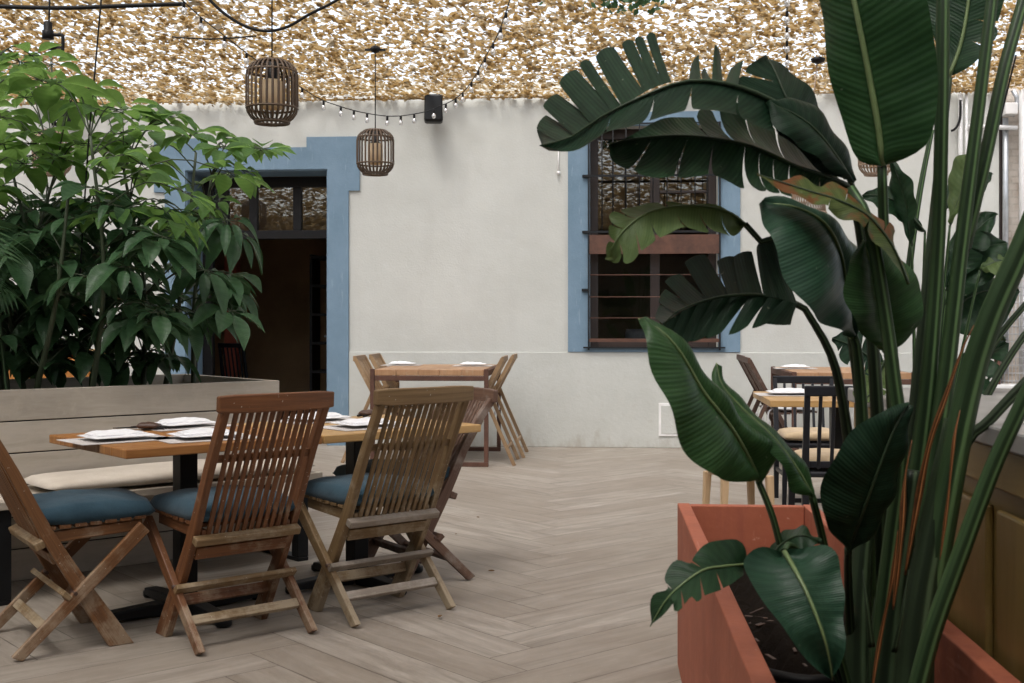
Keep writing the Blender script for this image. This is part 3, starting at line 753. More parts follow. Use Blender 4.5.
for k in range(170):
    c = P(rnd.gauss(627, 20), rnd.uniform(-24, 7), 8.1) + Vector((0, rnd.uniform(-.15, .15), 0)); s = rnd.uniform(.03, .055)
    d = Vector((rnd.uniform(-1, 1), rnd.uniform(-.6, .6), rnd.uniform(-1, .3))).normalized(); e = d.cross(Vector((rnd.random(), rnd.random(), rnd.random() - .5))).normalized()
    b = len(vn.v); vn.v.extend([c, c + d * s * .5 + e * s * .4, c + d * s * 1.2, c + d * s * .5 - e * s * .4]); vn.face(range(b, b + 4), [(0, 0), (.5, 1), (1, 0), (.5, -1)], True, rnd.random())
vn.tube([P(585, -14, 8.15), P(625, -6, 8.1), P(665, -14, 8.1)], .006, 5)
tag(vn.build('climbing_vine', M['umb_shaded']), 'dark tuft of climbing vine growing through the net at the top', 'vine')

# ------------------------------------------------------------------ left planter, bench, cushion
pl0 = Vector((-2.245, 5.40, 0)) - U * 1.6
LP, HP, DP = 1.6 + 1.355, .867, 1.08
pl = thing('wooden_planter', 'large pale greige board planter holding the tall leafy plants', 'planter', pl0, AU)
m = MB(); nb = 6; bh = HP / nb
for k in range(nb):
    z0, z1 = k * bh + .003, (k + 1) * bh - .003
    m.box(0, LP, 0, .045, z0, z1)
m.build('front_board', M['planter_wood'], pl, .003)
m = MB()
for k in range(nb):
    z0, z1 = k * bh + .003, (k + 1) * bh - .003
    m.box(0, LP, DP - .045, DP, z0, z1); m.box(LP - .045, LP - .001, .0455, DP - .0455, z0, z1); m.box(.001, .045, .0455, DP - .0455, z0, z1)
m.build('side_board', M['planter_wood'], pl, .003)
m = MB(); m.box(.046, LP - .046, .046, DP - .046, .02, HP - .002 - .10); m.build('soil', M['soil'], pl)
m = MB(); m.box(.03, LP - .03, .01, .04, .005, HP - .01); m.build('liner', M['black'], pl)
bn = thing('bench', 'slatted wooden bench on black steel legs along the pale planter', 'bench', pl0, AU)
m = MB()
for k in range(4): m.box(.5, LP - .02, -.46 + k * .113, -.46 + k * .113 + .105, .395, .43)
m.build('seat', M['planter_wood'], bn, .004)
for x in (1.42, LP - .12, .6):
    m = MB(); m.box(x - .03, x + .03, -.44, -.38, .02, .395); m.build('leg', M['black'], bn, .003)
    m = MB(); m.box(x - .03, x + .03, -.08, -.02, .02, .395); m.build('leg', M['black'], bn, .003)
    m = MB(); m.box(x - .03, x + .03, -.44, -.02, 0, .0195); m.build('foot_rail', M['black'], bn, .003)
cu = thing('bench_cushion', 'long cream cushion lying on the slatted bench', 'cushion', pl0, AU)
for (x0, x1, sd_) in ((1.57, LP - .02, 1),):
    m = MB(); m.pillow(((x0 + x1) / 2, -.25, .462), x1 - x0, .43, .08, seed=sd_, rag=.05, pw=.32, n=22); m.build('pad', M['cream_fabric'], cu, weld=True)

# ------------------------------------------------------------------ near tables
T0 = Vector((-1.385, 4.296, 0))
TW, TD, TH_ = .825, .767, .712
def near_table(k, label, mat):
    t = thing('square_table', label, 'table', T0 + U * (k * TW), AU, 'two square tables pushed together')
    m = MB(); nb = 6
    for j in range(nb): m.box(.003, TW - .004, j * TD / nb + .0006, (j + 1) * TD / nb - .0006, TH_ - .034, TH_)
    m.build('tabletop', mat, t, .004)
    cx, cy = TW / 2, TD / 2
    m = MB(); m.bar((cx, cy, .05), (cx, cy, TH_ - .045), .075, .075, Vector((0, 1, 0))); m.build('column', M['black'], t, .004)
    m = MB()
    m.bar((cx - .20, cy, TH_ - .041), (cx + .20, cy, TH_ - .041), .05, .012); m.bar((cx, cy - .2, TH_ - .0415), (cx, cy + .2, TH_ - .0415), .05, .011); m.build('top_plate', M['black'], t)
    m = MB()
    for a in (0, 90, 180, 270):
        d = Vector((math.cos(R(a)), math.sin(R(a)), 0)); c = Vector((cx, cy, .03))
        m.bar(c + d * .037, c + d * .33, .07, .06, UP, h1=.03, w1=.06); m.lathe([(.028, -.03), (.032, -.02), (.032, .0), (.0, .004)], c + d * .33, 12)
    m.build('base', M['black'], t, .006)
near_table(0, 'orange wooden square table left of the pair, plates and napkins on it', M['table'])
near_table(1, 'honey coloured wooden square table right of the pair beside the weathered chair', M['table_pale'])
def on_table(px, py, z=TH_): return PZ(px, py, z)
def setting(px, py, label, rot, z=TH_, s=1.0, seed=1, mat=True, group='folded white napkins on the tables'):
    p = on_table(px, py, z)
    if mat:
        o = MB(); o.bar((-.19 * s, 0, .002), (.19 * s, 0, .002), .27 * s, .002); o = o.build('paper_placemat', M['paper']); o.location = p + Vector((0, 0, .0005)); o.rotation_euler = (0, 0, rot)
        tag(o, 'printed paper placemat under ' + label[0], 'placemat', 'paper placemats on the tables')
    m = MB(); rr = random.Random(seed)
    m.pillow((0, 0, .012),   .27 * s, .21 * s, .012 * s, n=18, rag=.22, seed=seed, pw=.4)
    m.pillow((rr.uniform(-.01, .01), rr.uniform(-.01, .01),   .016 * s), .21 * s, .15 * s, .030 * s, Matrix.Rotation(R(rr.uniform(-10, 10)), 3, 'Z'), n=18, rag=.25, seed=seed + 5, pw=.5)
    o = m.build('folded_napkin', M['white_fabric'], weld=True); o.location = p + Vector((0, 0, .006)); o.rotation_euler = (0, 0, rot)
    tag(o, label[1], 'napkin', group)
setting(118, 440, ('the front left napkin of the orange table', 'white napkin at the front left corner of the orange table'), AU, seed=1)
setting(184, 427, ('the back napkin of the orange table', 'white napkin at the back of the orange table near the planter'), AU + .1, seed=2)
setting(206, 438.5, ('the napkin showing left of the reddish chair back', 'white napkin just left of the reddish chair back'), AU - .1, seed=3)
setting(366, 427, ('the front napkin of the honey table', 'white napkin at the front of the honey coloured table'), AU, seed=4)
setting(318, 421, ('the back napkin of the honey table', 'white napkin behind the reddish chair back on the honey table'), AU, seed=5)
def cutlery(px, py, rot, label, z=TH_):
    t = thing('cutlery_set', label, 'cutlery', on_table(px, py, z) + Vector((0, 0, .004)), rot, 'cutlery bundles on the tables')
    m = MB(); m.tube([(-.1, 0, .006), (.02, .005, .01), (.05, .006, .008)], [.005, .006, .004], 6); m.bar((.05, .006, .008), (.11, .008, .005), .024, .003); m.build('fork', M['frame_black'], t)
    m = MB(); m.tube([(-.1, .03, .006), (.01, .027, .009)], [.006, .005], 6); m.bar((.01, .027, .009), (.12, .022, .006), .018, .003, w1=.006); m.build('knife', M['frame_black'], t)
    m = MB(); m.pillow((-.03, .012, .014), .10, .07, .03, n=10, rag=.2, seed=3); m.build('wrap', M['walnut'], t, weld=True)
cutlery(143, 430, AU + 2.4, 'dark cutlery bundle between two napkins on the orange table')
cutlery(373, 416.5, AU + .5, 'dark cutlery bundle at the far edge of the honey table')

# ------------------------------------------------------------------ folding teak chairs
def teak_chair(center, face, label, mat, rail_mat, front_mat, H=.92):
    """x forward (towards the table), y left, rear feet at x = 0"""
    t = thing('folding_chair', label, 'chair', center, face, 'slatted folding teak chairs round the near tables')
    hw = .199
    def post(x0, z0, x1, z1, x2, z2, y): return [(x0, y, z0), (x1, y, z1), (x2, y, z2)]
    for s_ in (-1, 1):
        m = MB(); y = s_ * (hw - .0)
        pts = spline([(.375, y, 0), (.235, y, .225), (.115, y, .43), (0.0, y, .66), (-.115, y, H - .05)], 13)
        hs_ = [.078, .074, .068, .06, .054, .05, .046, .043, .041, .039, .037, .035, .034]
        # one swept board
        b = len(m.v); o_ = rnd.random() * 30; tn = rnd.random(); L = 0
        for i, p in enumerate(pts):
            d = (pts[min(i + 1, 12)] - pts[max(i - 1, 0)]).normalized(); nn = Vector((d.z, 0, -d.x))
            if i == 0:
                q = [p + Vector((a, c, 0)) for a, c in ((-.045, -.014), (-.045, .014), (.045, .014), (.045, -.014))]
            else:
                q = [p - nn * hs_[i] / 2 + Vector((0, c, 0)) for c in (-.014, .014)] + [p + nn * hs_[i] / 2 + Vector((0, c, 0)) for c in (.014, -.014)]
            m.v.extend(q)
        for i in range(12):
            L1 = L + (pts[i + 1] - pts[i]).length
            for k in range(4):
                k2 = (k + 1) % 4
                v0 = (0, .028, .1, .128, .22)[k]; v1 = (0, .028, .1, .128, .22)[k + 1]
                m.face((b + i * 4 + k, b + (i + 1) * 4 + k, b + (i + 1) * 4 + k2, b + i * 4 + k2), [(o_ + L, v0), (o_ + L1, v0), (o_ + L1, v1), (o_ + L, v1)], False, tn)
            L = L1
        m.face((b, b + 1, b + 2, b + 3), [(0, 0)] * 4, False, tn); m.face((b + 51, b + 50, b + 49, b + 48), [(0, 0)] * 4, False, tn)
        m.build('back_post', mat, t, .004)
        m = MB(); yo = s_ * (hw + .0285)
        m.bar((.012, yo, .0), (.452, yo, .425), .026, .05, Vector((0, 0, 1)))
        # cut the foot flat
        for v in m.v:
            if v.z < .06: v.z = max(v.z, 0.0)
        bo = m.build('leg', mat if s_ > 0 else mat, t, .004)
        m = MB(); m.tube([(.205, s_ * (hw + .0465), .213), (.205, s_ * (hw - .02), .213)], .007, 8); m.build('pivot_bolt', M['walnut'], bo)
    # top rail, slightly bowed
    m = MB(); n_ = 8; L = .458
    for i in range(n_):
        y0, y1 = -L / 2 + L * i / n_, -L / 2 + L * (i + 1) / n_
        f = lambda y: -.118 - .018 * (1 - (2 * y / L) ** 2)
    rows = []
    for i in range(n_ + 1):
        y = -L / 2 + L * i / n_; x = f(y); e = 1 if 0 < i < n_ else .86
        rows.append([Vector((x + a, y, H - .031 + c * e)) for a, c in ((-.014, -.034), (.014, -.034), (.010, .031), (-.018, .031), (-.014, -.034))])
    o_ = rnd.random() * 9
    m.grid(rows, [[(o_ + L * i / n_, w) for w in (0, .03, .1, .13, .2)] for i in range(n_ + 1)], .3, False)
    for r_, fl in ((rows[0], 0), (rows[-1], 1)):
        b = len(m.v); m.v.extend(r_[:4]); m.face((b, b + 1, b + 2, b + 3) if fl else (b + 3, b + 2, b + 1, b), [(0, 0)] * 4)
    m.build('top_rail', rail_mat, t, .005, weld=True)
    # slats
    m = MB(); ns = 12
    for k in range(ns):
        y = -hw + .045 + (2 * hw - .09) * k / (ns - 1)
        m.bar((.108, y, .395), (-.108 - .012 * (1 - (y / hw) ** 2), y, H - .06), .017, .011, Vector((1, 0, 0)))
    m.bar((-.024, -hw + .014, .69), (-.024, hw - .014, .69), .008, .03, Vector((-.4, 0, 1)))
    m.build('backrest', mat, t, .002)
    m = MB(); m.bar((.092, -hw - .014, .388), (.092, hw + .014, .388), .036, .03, Vector((-.45, 0, 1))); m.build('lower_rail', front_mat, t, .005)
    m = MB(); m.bar((.142, -hw + .014, .338), (.142, hw - .014, .338), .022, .05, Vector((-.5, 0, 1))); m.build('back_apron', mat, t, .003)
    # seat
    m = MB()
    for s_ in (-1, 1): m.bar((.10, s_ * (hw - .03), .405), (.46, s_ * (hw - .03), .425), .022, .04)
    m.build('seat_frame', mat, t, .003)
    m = MB()
    for k in range(7): m.bar((.13 + k * .053, -hw + .005, .4415 + k * .002), (.13 + k * .053, hw - .005, .4415 + k * .002), .042, .014)
    m.build('seat', mat, t, .003)
    for (x, z, ln, mm_) in ((.218, .208, hw + .046, front_mat), (.106, .103, hw + .016, front_mat)):
        m = MB(); m.bar((x - .042 if z > .2 else x - .0, -ln, z), (x - .042 if z > .2 else x - .0, ln, z), .02, .036, Vector((-.72, 0, .7)) if z > .2 else Vector((.7, 0, .7))); m.build('stretcher', mm_, t, .003)
    m = MB(); m.bar((.285, -hw + .014, .14), (.285, hw - .014, .14), .02, .04, Vector((.5, 0, 1))); m.build('stretcher', mat, t, .003)
    return t
def cushion(center, face, label, seed, mat='blue_fabric', z=.475, w=.43, d=.455, h=.115, x=.288, group='blue seat cushions on the teak chairs'):
    fx = Vector((math.cos(face), math.sin(face), 0))
    t = thing('seat_cushion', label, 'cushion', Vector(center) + fx * x + Vector((0, 0, z)), face, group)
    m = MB(); m.pillow((0, 0, 0), d, w, h, n=20, rag=.06, seed=seed, pw=.27); m.build('pad', M[mat], t, weld=True)
    if mat != 'white_fabric': return
    for s_ in (-1, 1):
        m = MB()
        m.tube(spline([(-d / 2 + .01, s_ * .15, 0), (-d / 2 - .03, s_ * .17, -.02), (-d / 2 - .04, s_ * .18, -.07), (-d / 2 - .03, s_ * .17, -.12)], 8), .007, 5)
        m.build('tie', M[mat], t)
chairs = [
    (Vector((-.909, 4.337, 0)), AU + R(90), 'reddish brown folding chair with its back to us, left of two', M['teak_dark'], M['teak_dark'], M['teak_grey'], 'blue cushion on the reddish chair seen from behind'),
    (Vector((-.412, 4.715, 0)), AU + R(89), 'weathered olive brown folding chair with pale lower rails, back to us', M['teak_grey'], M['teak_grey'], M['teak_pale'], 'blue cushion on the greyed weathered chair'),
    (Vector((-1.842, 4.312, 0)), R(34), 'reddish folding chair at the left table end, cut by the photo edge', M['teak_red'], M['teak_red'], M['teak_grey'], 'blue cushion on the side-on chair at the left table end'),
    (Vector((-.30, 5.64, 0)), R(213), 'brown folding chair at the far table end, mostly behind the weathered chair', M['teak_brown'], M['teak_brown'], M['teak_brown'], 'blue cushion on the brown chair at the far table end'),
]
for i, (c, f_, lb, a, b, d, cl) in enumerate(chairs):
    teak_chair(c, f_, lb, a, b, d, .86 if i == 3 else .92); cushion(c, f_, cl, 11 + i)
# chair on the bench side of the honey table: only its dark cushion shows
c5 = Vector((-1.0, 6.02, 0)); 

# ------------------------------------------------------------------ far slatted tables with rust frames
def rust_table(loc, w, d, h, label, nslat=5):
    t = thing('steel_frame_table', label, 'table', loc, A0, 'wooden tables on rusty steel frames by the wall')
    m = MB()
    for k in range(nslat): m.box(.036 + (w - .072) * k / nslat + .001, .036 + (w - .072) * (k + 1) / nslat - .001, .004, d - .004, h - .05, h)
    m.build('tabletop', M['table_far'], t, .004)
    for (x, y) in ((.0175, .0175), (w - .0175, .0175), (.0175, d - .0175), (w - .0175, d - .0175)):
        m = MB(); m.bar((x, y, .036), (x, y, h + .004), .035, .035, Vector((0, 1, 0))); m.build('leg', M['rust'], t, .003)
    for y in (.0175, d - .0175):
        m = MB(); m.bar((0, y, .0175), (w, y, .0175), .035, .035); m.build('floor_rail', M['rust'], t, .003)
        m = MB(); m.bar((.035, y, h - .072), (w - .035, y, h - .072), .03, .04); m.build('rail', M['rust'], t, .003)
    for x in (.0175, w - .0175):
        m = MB(); m.bar((x, .035, h - .03), (x, d - .035, h - .03), .03, .05); m.build('side_rail', M['rust'], t, .003)
    return t
F1 = Vector((-1.154, 9.75, 0)); rust_table(F1, .965, 1.22, .785, 'slatted table on a rusty steel frame against the wall by the door')
F2 = Vector((2.19, 9.38, 0)); rust_table(F2, .95, 1.2, .775, 'slatted table on a rusty frame behind the big plant')
def inA(o, x, y, z=0): return o + Vector((x * cA - y * sA, x * sA + y * cA, z))
def cane_chair(loc, face, label, mat, group, H=.87):
    """A-frame folding chair: x forward, rear feet at 0"""
    t = thing('slim_folding_chair', label, 'chair', loc, face, group)
    hw = .205
    for s_ in (-1, 1):
        m = MB(); m.bar((.56, s_ * hw, 0), (.10, s_ * hw, H), .02, .034, Vector((1, 0, .5))); m.build('back_post', mat, t, .003)
        m = MB(); m.bar((.0, s_ * (hw + .026), 0), (.27, s_ * (hw + .026), .62), .018, .03, Vector((1, 0, -.4))); m.build('leg', mat, t, .003)
    m = MB()
    for k in range(9):
        y = -hw + .03 + (2 * hw - .06) * k / 8; m.bar((.285, y, .52), (.105, y, H - .02), .02, .009, Vector((1, 0, .5)))
    m.build('backrest', mat, t, .002)
    m = MB(); m.bar((.098, -hw - .012, H - .005), (.098, hw + .012, H - .005), .022, .045); m.build('top_rail', mat, t, .003)
    m = MB(); m.bar((.29, -hw, .51), (.29, hw, .51), .02, .035); m.build('lower_rail', mat, t)
    m = MB()
    for k in range(7): m.bar((.30 + k * .052, -hw + .012, .44 + k * .003), (.30 + k * .052, hw - .012, .44 + k * .003), .04, .014)
    m.build('seat', mat, t, .002)
    for (x, z) in ((.06, .14), (.49, .14)):
        m = MB(); m.bar((x, -hw - .02, z), (x, hw + .02, z), .016, .024); m.build('stretcher', mat, t)
    return t
g1 = 'slim pale folding chairs round the table by the door'
tie_g = 'white seat pads on the slim chairs'
for (tb, x, y, fc, lb, cl, mt, g_) in (
    (F1, 1.17, .33, 180, 'pale slim folding chair right of the wall table, nearer one', 'white pad tied to the nearer pale chair right of the wall table', 'bamboo', g1),
    (F1, 1.21, .90, 180, 'pale slim folding chair right of the wall table, closest to the wall', 'white pad tied to the wall-side pale chair right of the table', 'bamboo', g1),
    (F1, -.27, .42, 0, 'pale slim folding chair left of the wall table, nearer one', 'white pad tied to the nearer pale chair beside the blue jamb', 'bamboo', g1),
    (F1, -.24, .95, 0, 'pale slim folding chair left of the wall table, closest to the wall', 'white pad tied to the wall-side pale chair beside the blue jamb', 'bamboo', g1),
    (F2, -.42, .30, 0, 'dark brown slim folding chair left of the plant-side table, nearer one', 'white pad tied to the nearer dark brown slim chair', 'walnut', 'slim dark folding chairs at the table behind the big plant'),
    (F2, -.40, .85, 0, 'dark brown slim folding chair left of the plant-side table, by the wall', 'white pad tied to the wall-side dark brown slim chair', 'walnut', 'slim dark folding chairs at the table behind the big plant')):
    p = inA(tb, x, y); f_ = A0 + R(fc)
    cane_chair(p, f_, lb, M[mt], g_); cushion(p, f_, cl, rnd.randint(0, 99), 'white_fabric', .482, .36, .34, .05, .46, tie_g)
for (px, py, z, lb, s_, sd_) in ((402, 365.3, .786, ('the left napkin of the wall table', 'white napkin on the left of the table by the door'), .9, 31),
                             (473, 366, .786, ('the right napkin of the wall table', 'white napkin on the right of the table by the door'), .9, 32),
                             (795, 368.6, .776, ('the napkin of the rusty table behind the plant', 'white napkin on the rusty table behind the big plant'), .9, 33)):
    setting(px, py, lb, A0, z, s_, sd_)

# ------------------------------------------------------------------ right-hand cafe table, black chairs, stool
QA = Vector((1.376, 6.40, 0)); zA = .752
t = thing('cafe_table', 'honey wooden table on a black column behind the tall planter', 'table', QA, A0 - R(1))
m = MB()
for j in range(5): m.box(0, .80, j * .17 + .0006, (j + 1) * .17 - .0006, zA - .036, zA)
m.build('tabletop', M['table_pale'], t, .004)
m = MB(); m.bar((.42, .42, .03), (.42, .42, zA - .037), .07, .07, Vector((0, 1, 0))); m.build('column', M['black'], t, .004)
m = MB(); m.bar((.1, .42, .018), (.74, .42, .018), .07, .03); m.bar((.42, .1, .0185), (.42, .74, .0185), .07, .029); m.build('base', M['black'], t, .004)
setting(790, 395, ('the left napkin of the honey table behind the planter', 'white napkin on the left of the black column table'), A0, zA, 1.0, 41)
setting(828, 393.5, ('the right napkin of the black column table', 'white napkin on the right of the black column table'), A0, zA, 1.0, 42)
def spindle_chair(loc, face, label, H=.85, S=.44):
    t = thing('spindle_chair', label, 'chair', loc, face, 'black spindle back chairs at the column table')
    hw = .185
    for s_ in (-1, 1):
        m = MB(); m.bar((-.02, s_ * hw, 0), (.0, s_ * hw, S), .03, .03, Vector((1, 0, 0)), w1=.034, h1=.034); m.bar((.0, s_ * hw, S), (-.07, s_ * hw, H), .034, .03, Vector((1, 0, 0)), w1=.026, h1=.022); m.build('leg', M['black_wood'], t, .004)
        m = MB(); m.bar((.40, s_ * (hw + .01), 0), (.385, s_ * hw, S - .01), .026, .026, Vector((1, 0, 0)), w1=.036, h1=.036); m.build('leg', M['black_wood'], t, .004)
    m = MB(); m.bar((-.073, -hw - .015, H - .005), (-.073, hw + .015, H - .005), .022, .05); m.build('top_rail', M['black_wood'], t, .006)
    m = MB()
    for k in range(5):
        y = -hw + 2 * hw * (k + 1) / 6; m.bar((.0, y, S + .03), (-.069, y, H - .03), .017, .013, Vector((1, 0, 0)))
    m.bar((-.0, -hw, S + .05), (-.0, hw, S + .05), .016, .03); m.build('backrest', M['black_wood'], t, .002)
    m = MB(); m.bar((-.005, 0, S + .002), (.42, 0, S + .002), 2 * hw + .04, .03, w1=2 * hw + .06); m.build('seat', M['black_wood'], t, .01)
    for z, a, b in ((.2, (-.01, 1), (.39, 1)), (.2, (-.01, -1), (.39, -1))):
        m = MB(); m.bar((a[0], a[1] * hw, z), (b[0], b[1] * hw, z), .016, .022); m.build('stretcher', M['black_wood'], t)
    m = MB(); m.bar((.393, -hw, .26), (.393, hw, .26), .016, .022); m.build('stretcher', M['black_wood'], t)
    return t
cbg = 'beige cushions on the black chairs'
p = Vector((1.585, 5.72, 0)); spindle_chair(p, A0 + R(90), 'black spindle chair with its back to us before the column table'); cushion(p, A0 + R(90), 'beige cushion on the black chair turned away from us', 51, 'beige_fabric', .492, .40, .40, .085, .21, cbg)
p = Vector((1.94, 7.95, 0)); spindle_chair(p, A0 + R(-90), 'black spindle chair facing us on the far side of the column table', .79, .39); cushion(p, A0 + R(-90), 'beige cushion on the black chair facing us', 52, 'beige_fabric', .44, .40, .40, .085, .21, cbg)
# dim chair just inside the doorway
p = inA(W0, wa(236, 1.6), 1.6); spindle_chair(p, A0 + R(60), 'dark chair just inside the shadowy doorway', .92)
st = thing('wooden_stool', 'stool with four pale tapered legs half hidden behind the folded leaf', 'stool', (1.12, 5.95, 0), R(12))
for (x, y) in ((-.115, -.115), (.115, -.115), (-.115, .115), (.115, .115)):
    m = MB(); m.bar((x * 1.15, y * 1.1, 0), (x, y, .42), .022, .022, Vector((0, 1, 0)), w1=.036, h1=.036); m.build('leg', M['beech'], st, .005)
m = MB(); m.lathe([(0.001, .42), (.145, .42), (.152, .43), (.152, .445), (.145, .452), (0.001, .452)], (0, 0, 0), 28); m.build('seat', M['beech'], st)
# orange cabinet and pale chair behind the left planter
cb = thing('orange_sideboard', 'bright orange wooden sideboard standing behind the left planter', 'sideboard', P(-30, 0, 8.6) * 1, R(6))
cb.location.z = 0
m = MB(); m.box(0, .86, 0, .45, .08, .93); m.build('cabinet', M['orange'], cb, .004)
m = MB(); m.box(-.02, .88, -.02, .47, .931, .965); m.build('top', M['table_pale'], cb, .004)
for k in (0, 1):
    m = MB(); m.box(.03 + k * .405, .425 + k * .405, -.018, -.001, .12, .90); m.build('door', M['orange'], cb, .004)
for (x, y) in ((.05, .05), (.81, .05), (.05, .4), (.81, .4)):
    m = MB(); m.box(x - .02, x + .02, y - .02, y + .02, 0, .08); m.build('leg', M['black'], cb)
p = P(170, 0, 9.6); p.z = 0
cane_chair(p, R(200), 'pale slim folding chair behind the umbrella plant near the blue jamb', M['bamboo'], 'slim pale folding chairs behind the planter')
# standing post beside the left jamb
m = MB(); q = inA(W0, wa(195.5, .1), .1); m.tube([q, q + Vector((0, 0, 2.05))], .02, 10); m.lathe([(.12, 0), (.12, .02), (.03, .035)], q, 20)
o = m.build('door_post', M['black']); tag(o, 'slim dark post standing in the left of the doorway', 'post')

# fallen leaves and crumbs on the floor
for (px, py, s_) in ((456, 535, .013), (440, 618, .019), (478, 518, .011), (491.5, 572, .017)):
    p = PZ(px, py, .003); m = MB(); an = rnd.random() * 6; e = Vector((math.cos(an), math.sin(an), 0)); f_ = Vector((-e.y, e.x, 0))
    rows = [[p + e * s_ * u + f_ * s_ * .45 * (1 - u * u) * v + Vector((0, 0, .004 + .35 * s_ * abs(v) * (1 - u * u) + .2 * s_ * u * u)) for v in (-1, -.5, 0, .5, 1)] for u in (-1, -.5, 0, .5, 1)]
    m.grid(rows, [[(0, 0)] * 5] * 5)
    tag(m.build('fallen_leaf', M['dry']), 'small dry brown leaf lying on the plank floor', 'leaf', 'dry leaves scattered on the floor')

# ------------------------------------------------------------------ orange-red planter and counter
B0 = Vector((.566, 4.105, 0))   # back-left outer corner, box runs towards the camera
pt_ = thing('terracotta_planter', 'long terracotta red wooden planter holding the big banana-like plant', 'planter', B0, A0)
PW, PL, PH, PT = .463, 2.75, .551, .042
m = MB(); m.box(0, PT, -PL, 0, 0, PH); m.build('side_wall', M['terracotta'], pt_, .004)
m = MB(); m.box(PW - PT, PW, -PL, 0, 0, PH); m.build('side_wall', M['terracotta'], pt_, .004)
m = MB(); m.box(PT + .001, PW - PT - .001, -PT, -.002, 0, PH - .002); m.build('end_wall', M['terracotta'], pt_, .003)
m = MB(); m.box(PT + .001, PW - PT - .001, -PL + .002, -PL + PT, 0, PH - .002); m.build('end_wall', M['terracotta'], pt_, .003)
m = MB(); sr = random.Random(9); nx, ny = 16, 90
rows = []
for j in range(ny + 1):
    y = -PL + PT + .001 + (PL - 2 * PT - .002) * j / ny
    rows.append([Vector((PT + .001 + (PW - 2 * PT - .002) * i / nx, y, .36 + .03 * math.sin(y * 7 + i * .5) + sr.uniform(-.014, .02))) for i in range(nx + 1)])
m.grid(rows, [[(0, 0)] * (nx + 1)] * (ny + 1))
m.build('soil', M['soil'], pt_)
m = MB()
for k in range(70):
    x, y = sr.uniform(PT + .02, PW - PT - .02), sr.uniform(-2.3, -.1); an = sr.random() * 6; l_ = sr.uniform(.02, .07)
    c = Vector((x, y, .392)); e = Vector((math.cos(an), math.sin(an), sr.uniform(-.1, .25)))
    m.bar(c - e * l_ / 2, c + e * l_ / 2, sr.uniform(.003, .014), .002)
lt = m.build('leaf_litter', M['walnut'], pt_); lt['kind'] = 'stuff'
m = MB(); hz = [(.06, -1.55), (.16, -1.62), (.26, -1.60), (.33, -1.72), (.36, -1.9), (.30, -2.1)]
m.tube(spline([Vector((x, y, .43)) for x, y in hz], 30), .012, 8)
ho = m.build('drip_hose', M['plastic']); ho.location = B0; ho.rotation_euler = (0, 0, A0); tag(ho, 'black drip hose curling over the soil in the red planter', 'hose')
# a dark drip hose and clods on the soil
ct = thing('bar_counter', 'olive wooden bar counter with a grey stone top on the right', 'counter', B0, A0)
x0 = PW + .02; CH = .975
m = MB(); m.box(x0 + .02, x0 + 2.2, -2.9, -.52, 0, CH - .041); m.build('body', M['counter_wood'], ct)
for k in range(4):
    y1 = -.56 - k * .62
    m = MB(); m.box(x0 + .004, x0 + .0195, y1 - .56, y1, .08, CH - .16); m.build('panel', M['counter_wood'], ct, .006)
m = MB(); m.box(x0 + .002, x0 + .0195, -2.9, -.52, CH - .12, CH - .043); m.build('fascia', M['counter_wood'], ct, .004)
m = MB(); m.box(x0 - .012, x0 + 2.2, -2.92, -.50, CH - .04, CH); m.build('top', M['stone'], ct, .005)

# ------------------------------------------------------------------ big bird-of-paradise plant
NS, NU = 34, 7
def q3(lst): return [P(*p) for p in lst]
def blade(m, mid, edge, cuts=(), gap=.012, u0=.2, bulge=.0, wav=.0, seed=0, flip=False, jit=.012, rnd_=.10):
    """one half of a leaf between its midrib and its edge, torn at the given positions"""
    rr = random.Random(seed)
    mi = spline(mid, 60); ed = spline(edge, 60)
    def S(s, u):
        s = min(1, max(0, s)); f_ = s * 59; i = min(58, int(f_)); q = f_ - i
        a = mi[i].lerp(mi[i + 1], q); b = ed[i].lerp(ed[i + 1], q)
        e = b - a; tan = (mi[min(59, i + 1)] - mi[max(0, i - 1)])
        nrm = tan.cross(e)
        if nrm.length > 1e-9: nrm.normalize()
        if flip: nrm = -nrm
        return a + e * u + nrm * (bulge * 4 * u * (1 - u) + wav * u * math.sin(s * 23 + seed))
    cs = [0] + sorted(cuts) + [1]
    for a, b in zip(cs, cs[1:]):
        ns = max(3, int(NS * (b - a)) + 2); off = rr.uniform(-jit, jit) if len(cs) > 2 else 0
        rows = []; uvs = []
        for i in range(ns + 1):
            t_ = i / ns; row = []; uv = []
            for j in range(NU + 1):
                u = j / NU
                k = max(0, (u - u0) / (1 - u0))
                ga = gap * k if a > 0 else 0; gb = gap * k if b < 1 else 0
                s_ = a + ga + (b - gb - a - ga) * t_
                ue = u
                if len(cs) > 2 and u > .8: ue = u - rnd_ * (abs(2 * t_ - 1) ** 3) * (u - .8) / .2
                p = S(s_, ue)
                p = p + Vector((0, off * u * u, 0))
                row.append(p); uv.append((u, s_))
            rows.append(row); uvs.append(uv)
        m.grid(rows, uvs, rr.random() * .5)
def finger(m, b0, b1, t0, t1, seed=0, curl=.01):
    rows = []; uvs = []; rr = random.Random(seed); o = rr.random()
    for i in range(9):
        t_ = i / 8; row = []; uv = []
        for j in range(5):
            u = j / 4
            a = b0.lerp(t0, t_); b = b1.lerp(t1, t_)
            p = a.lerp(b, u); p = p + Vector((0, curl * (math.sin(t_ * 2.4) + .5 * (2 * u - 1) ** 2), 0))
            if i == 8: p = p + (b0.lerp(b1, .5) - p) * .05 * abs(2 * u - 1) ** 2
            row.append(p); uv.append((t_ * .12, o + u * .12))
        rows.append(row); uvs.append(uv)
    m.grid(rows, uvs, rr.random() * .5)
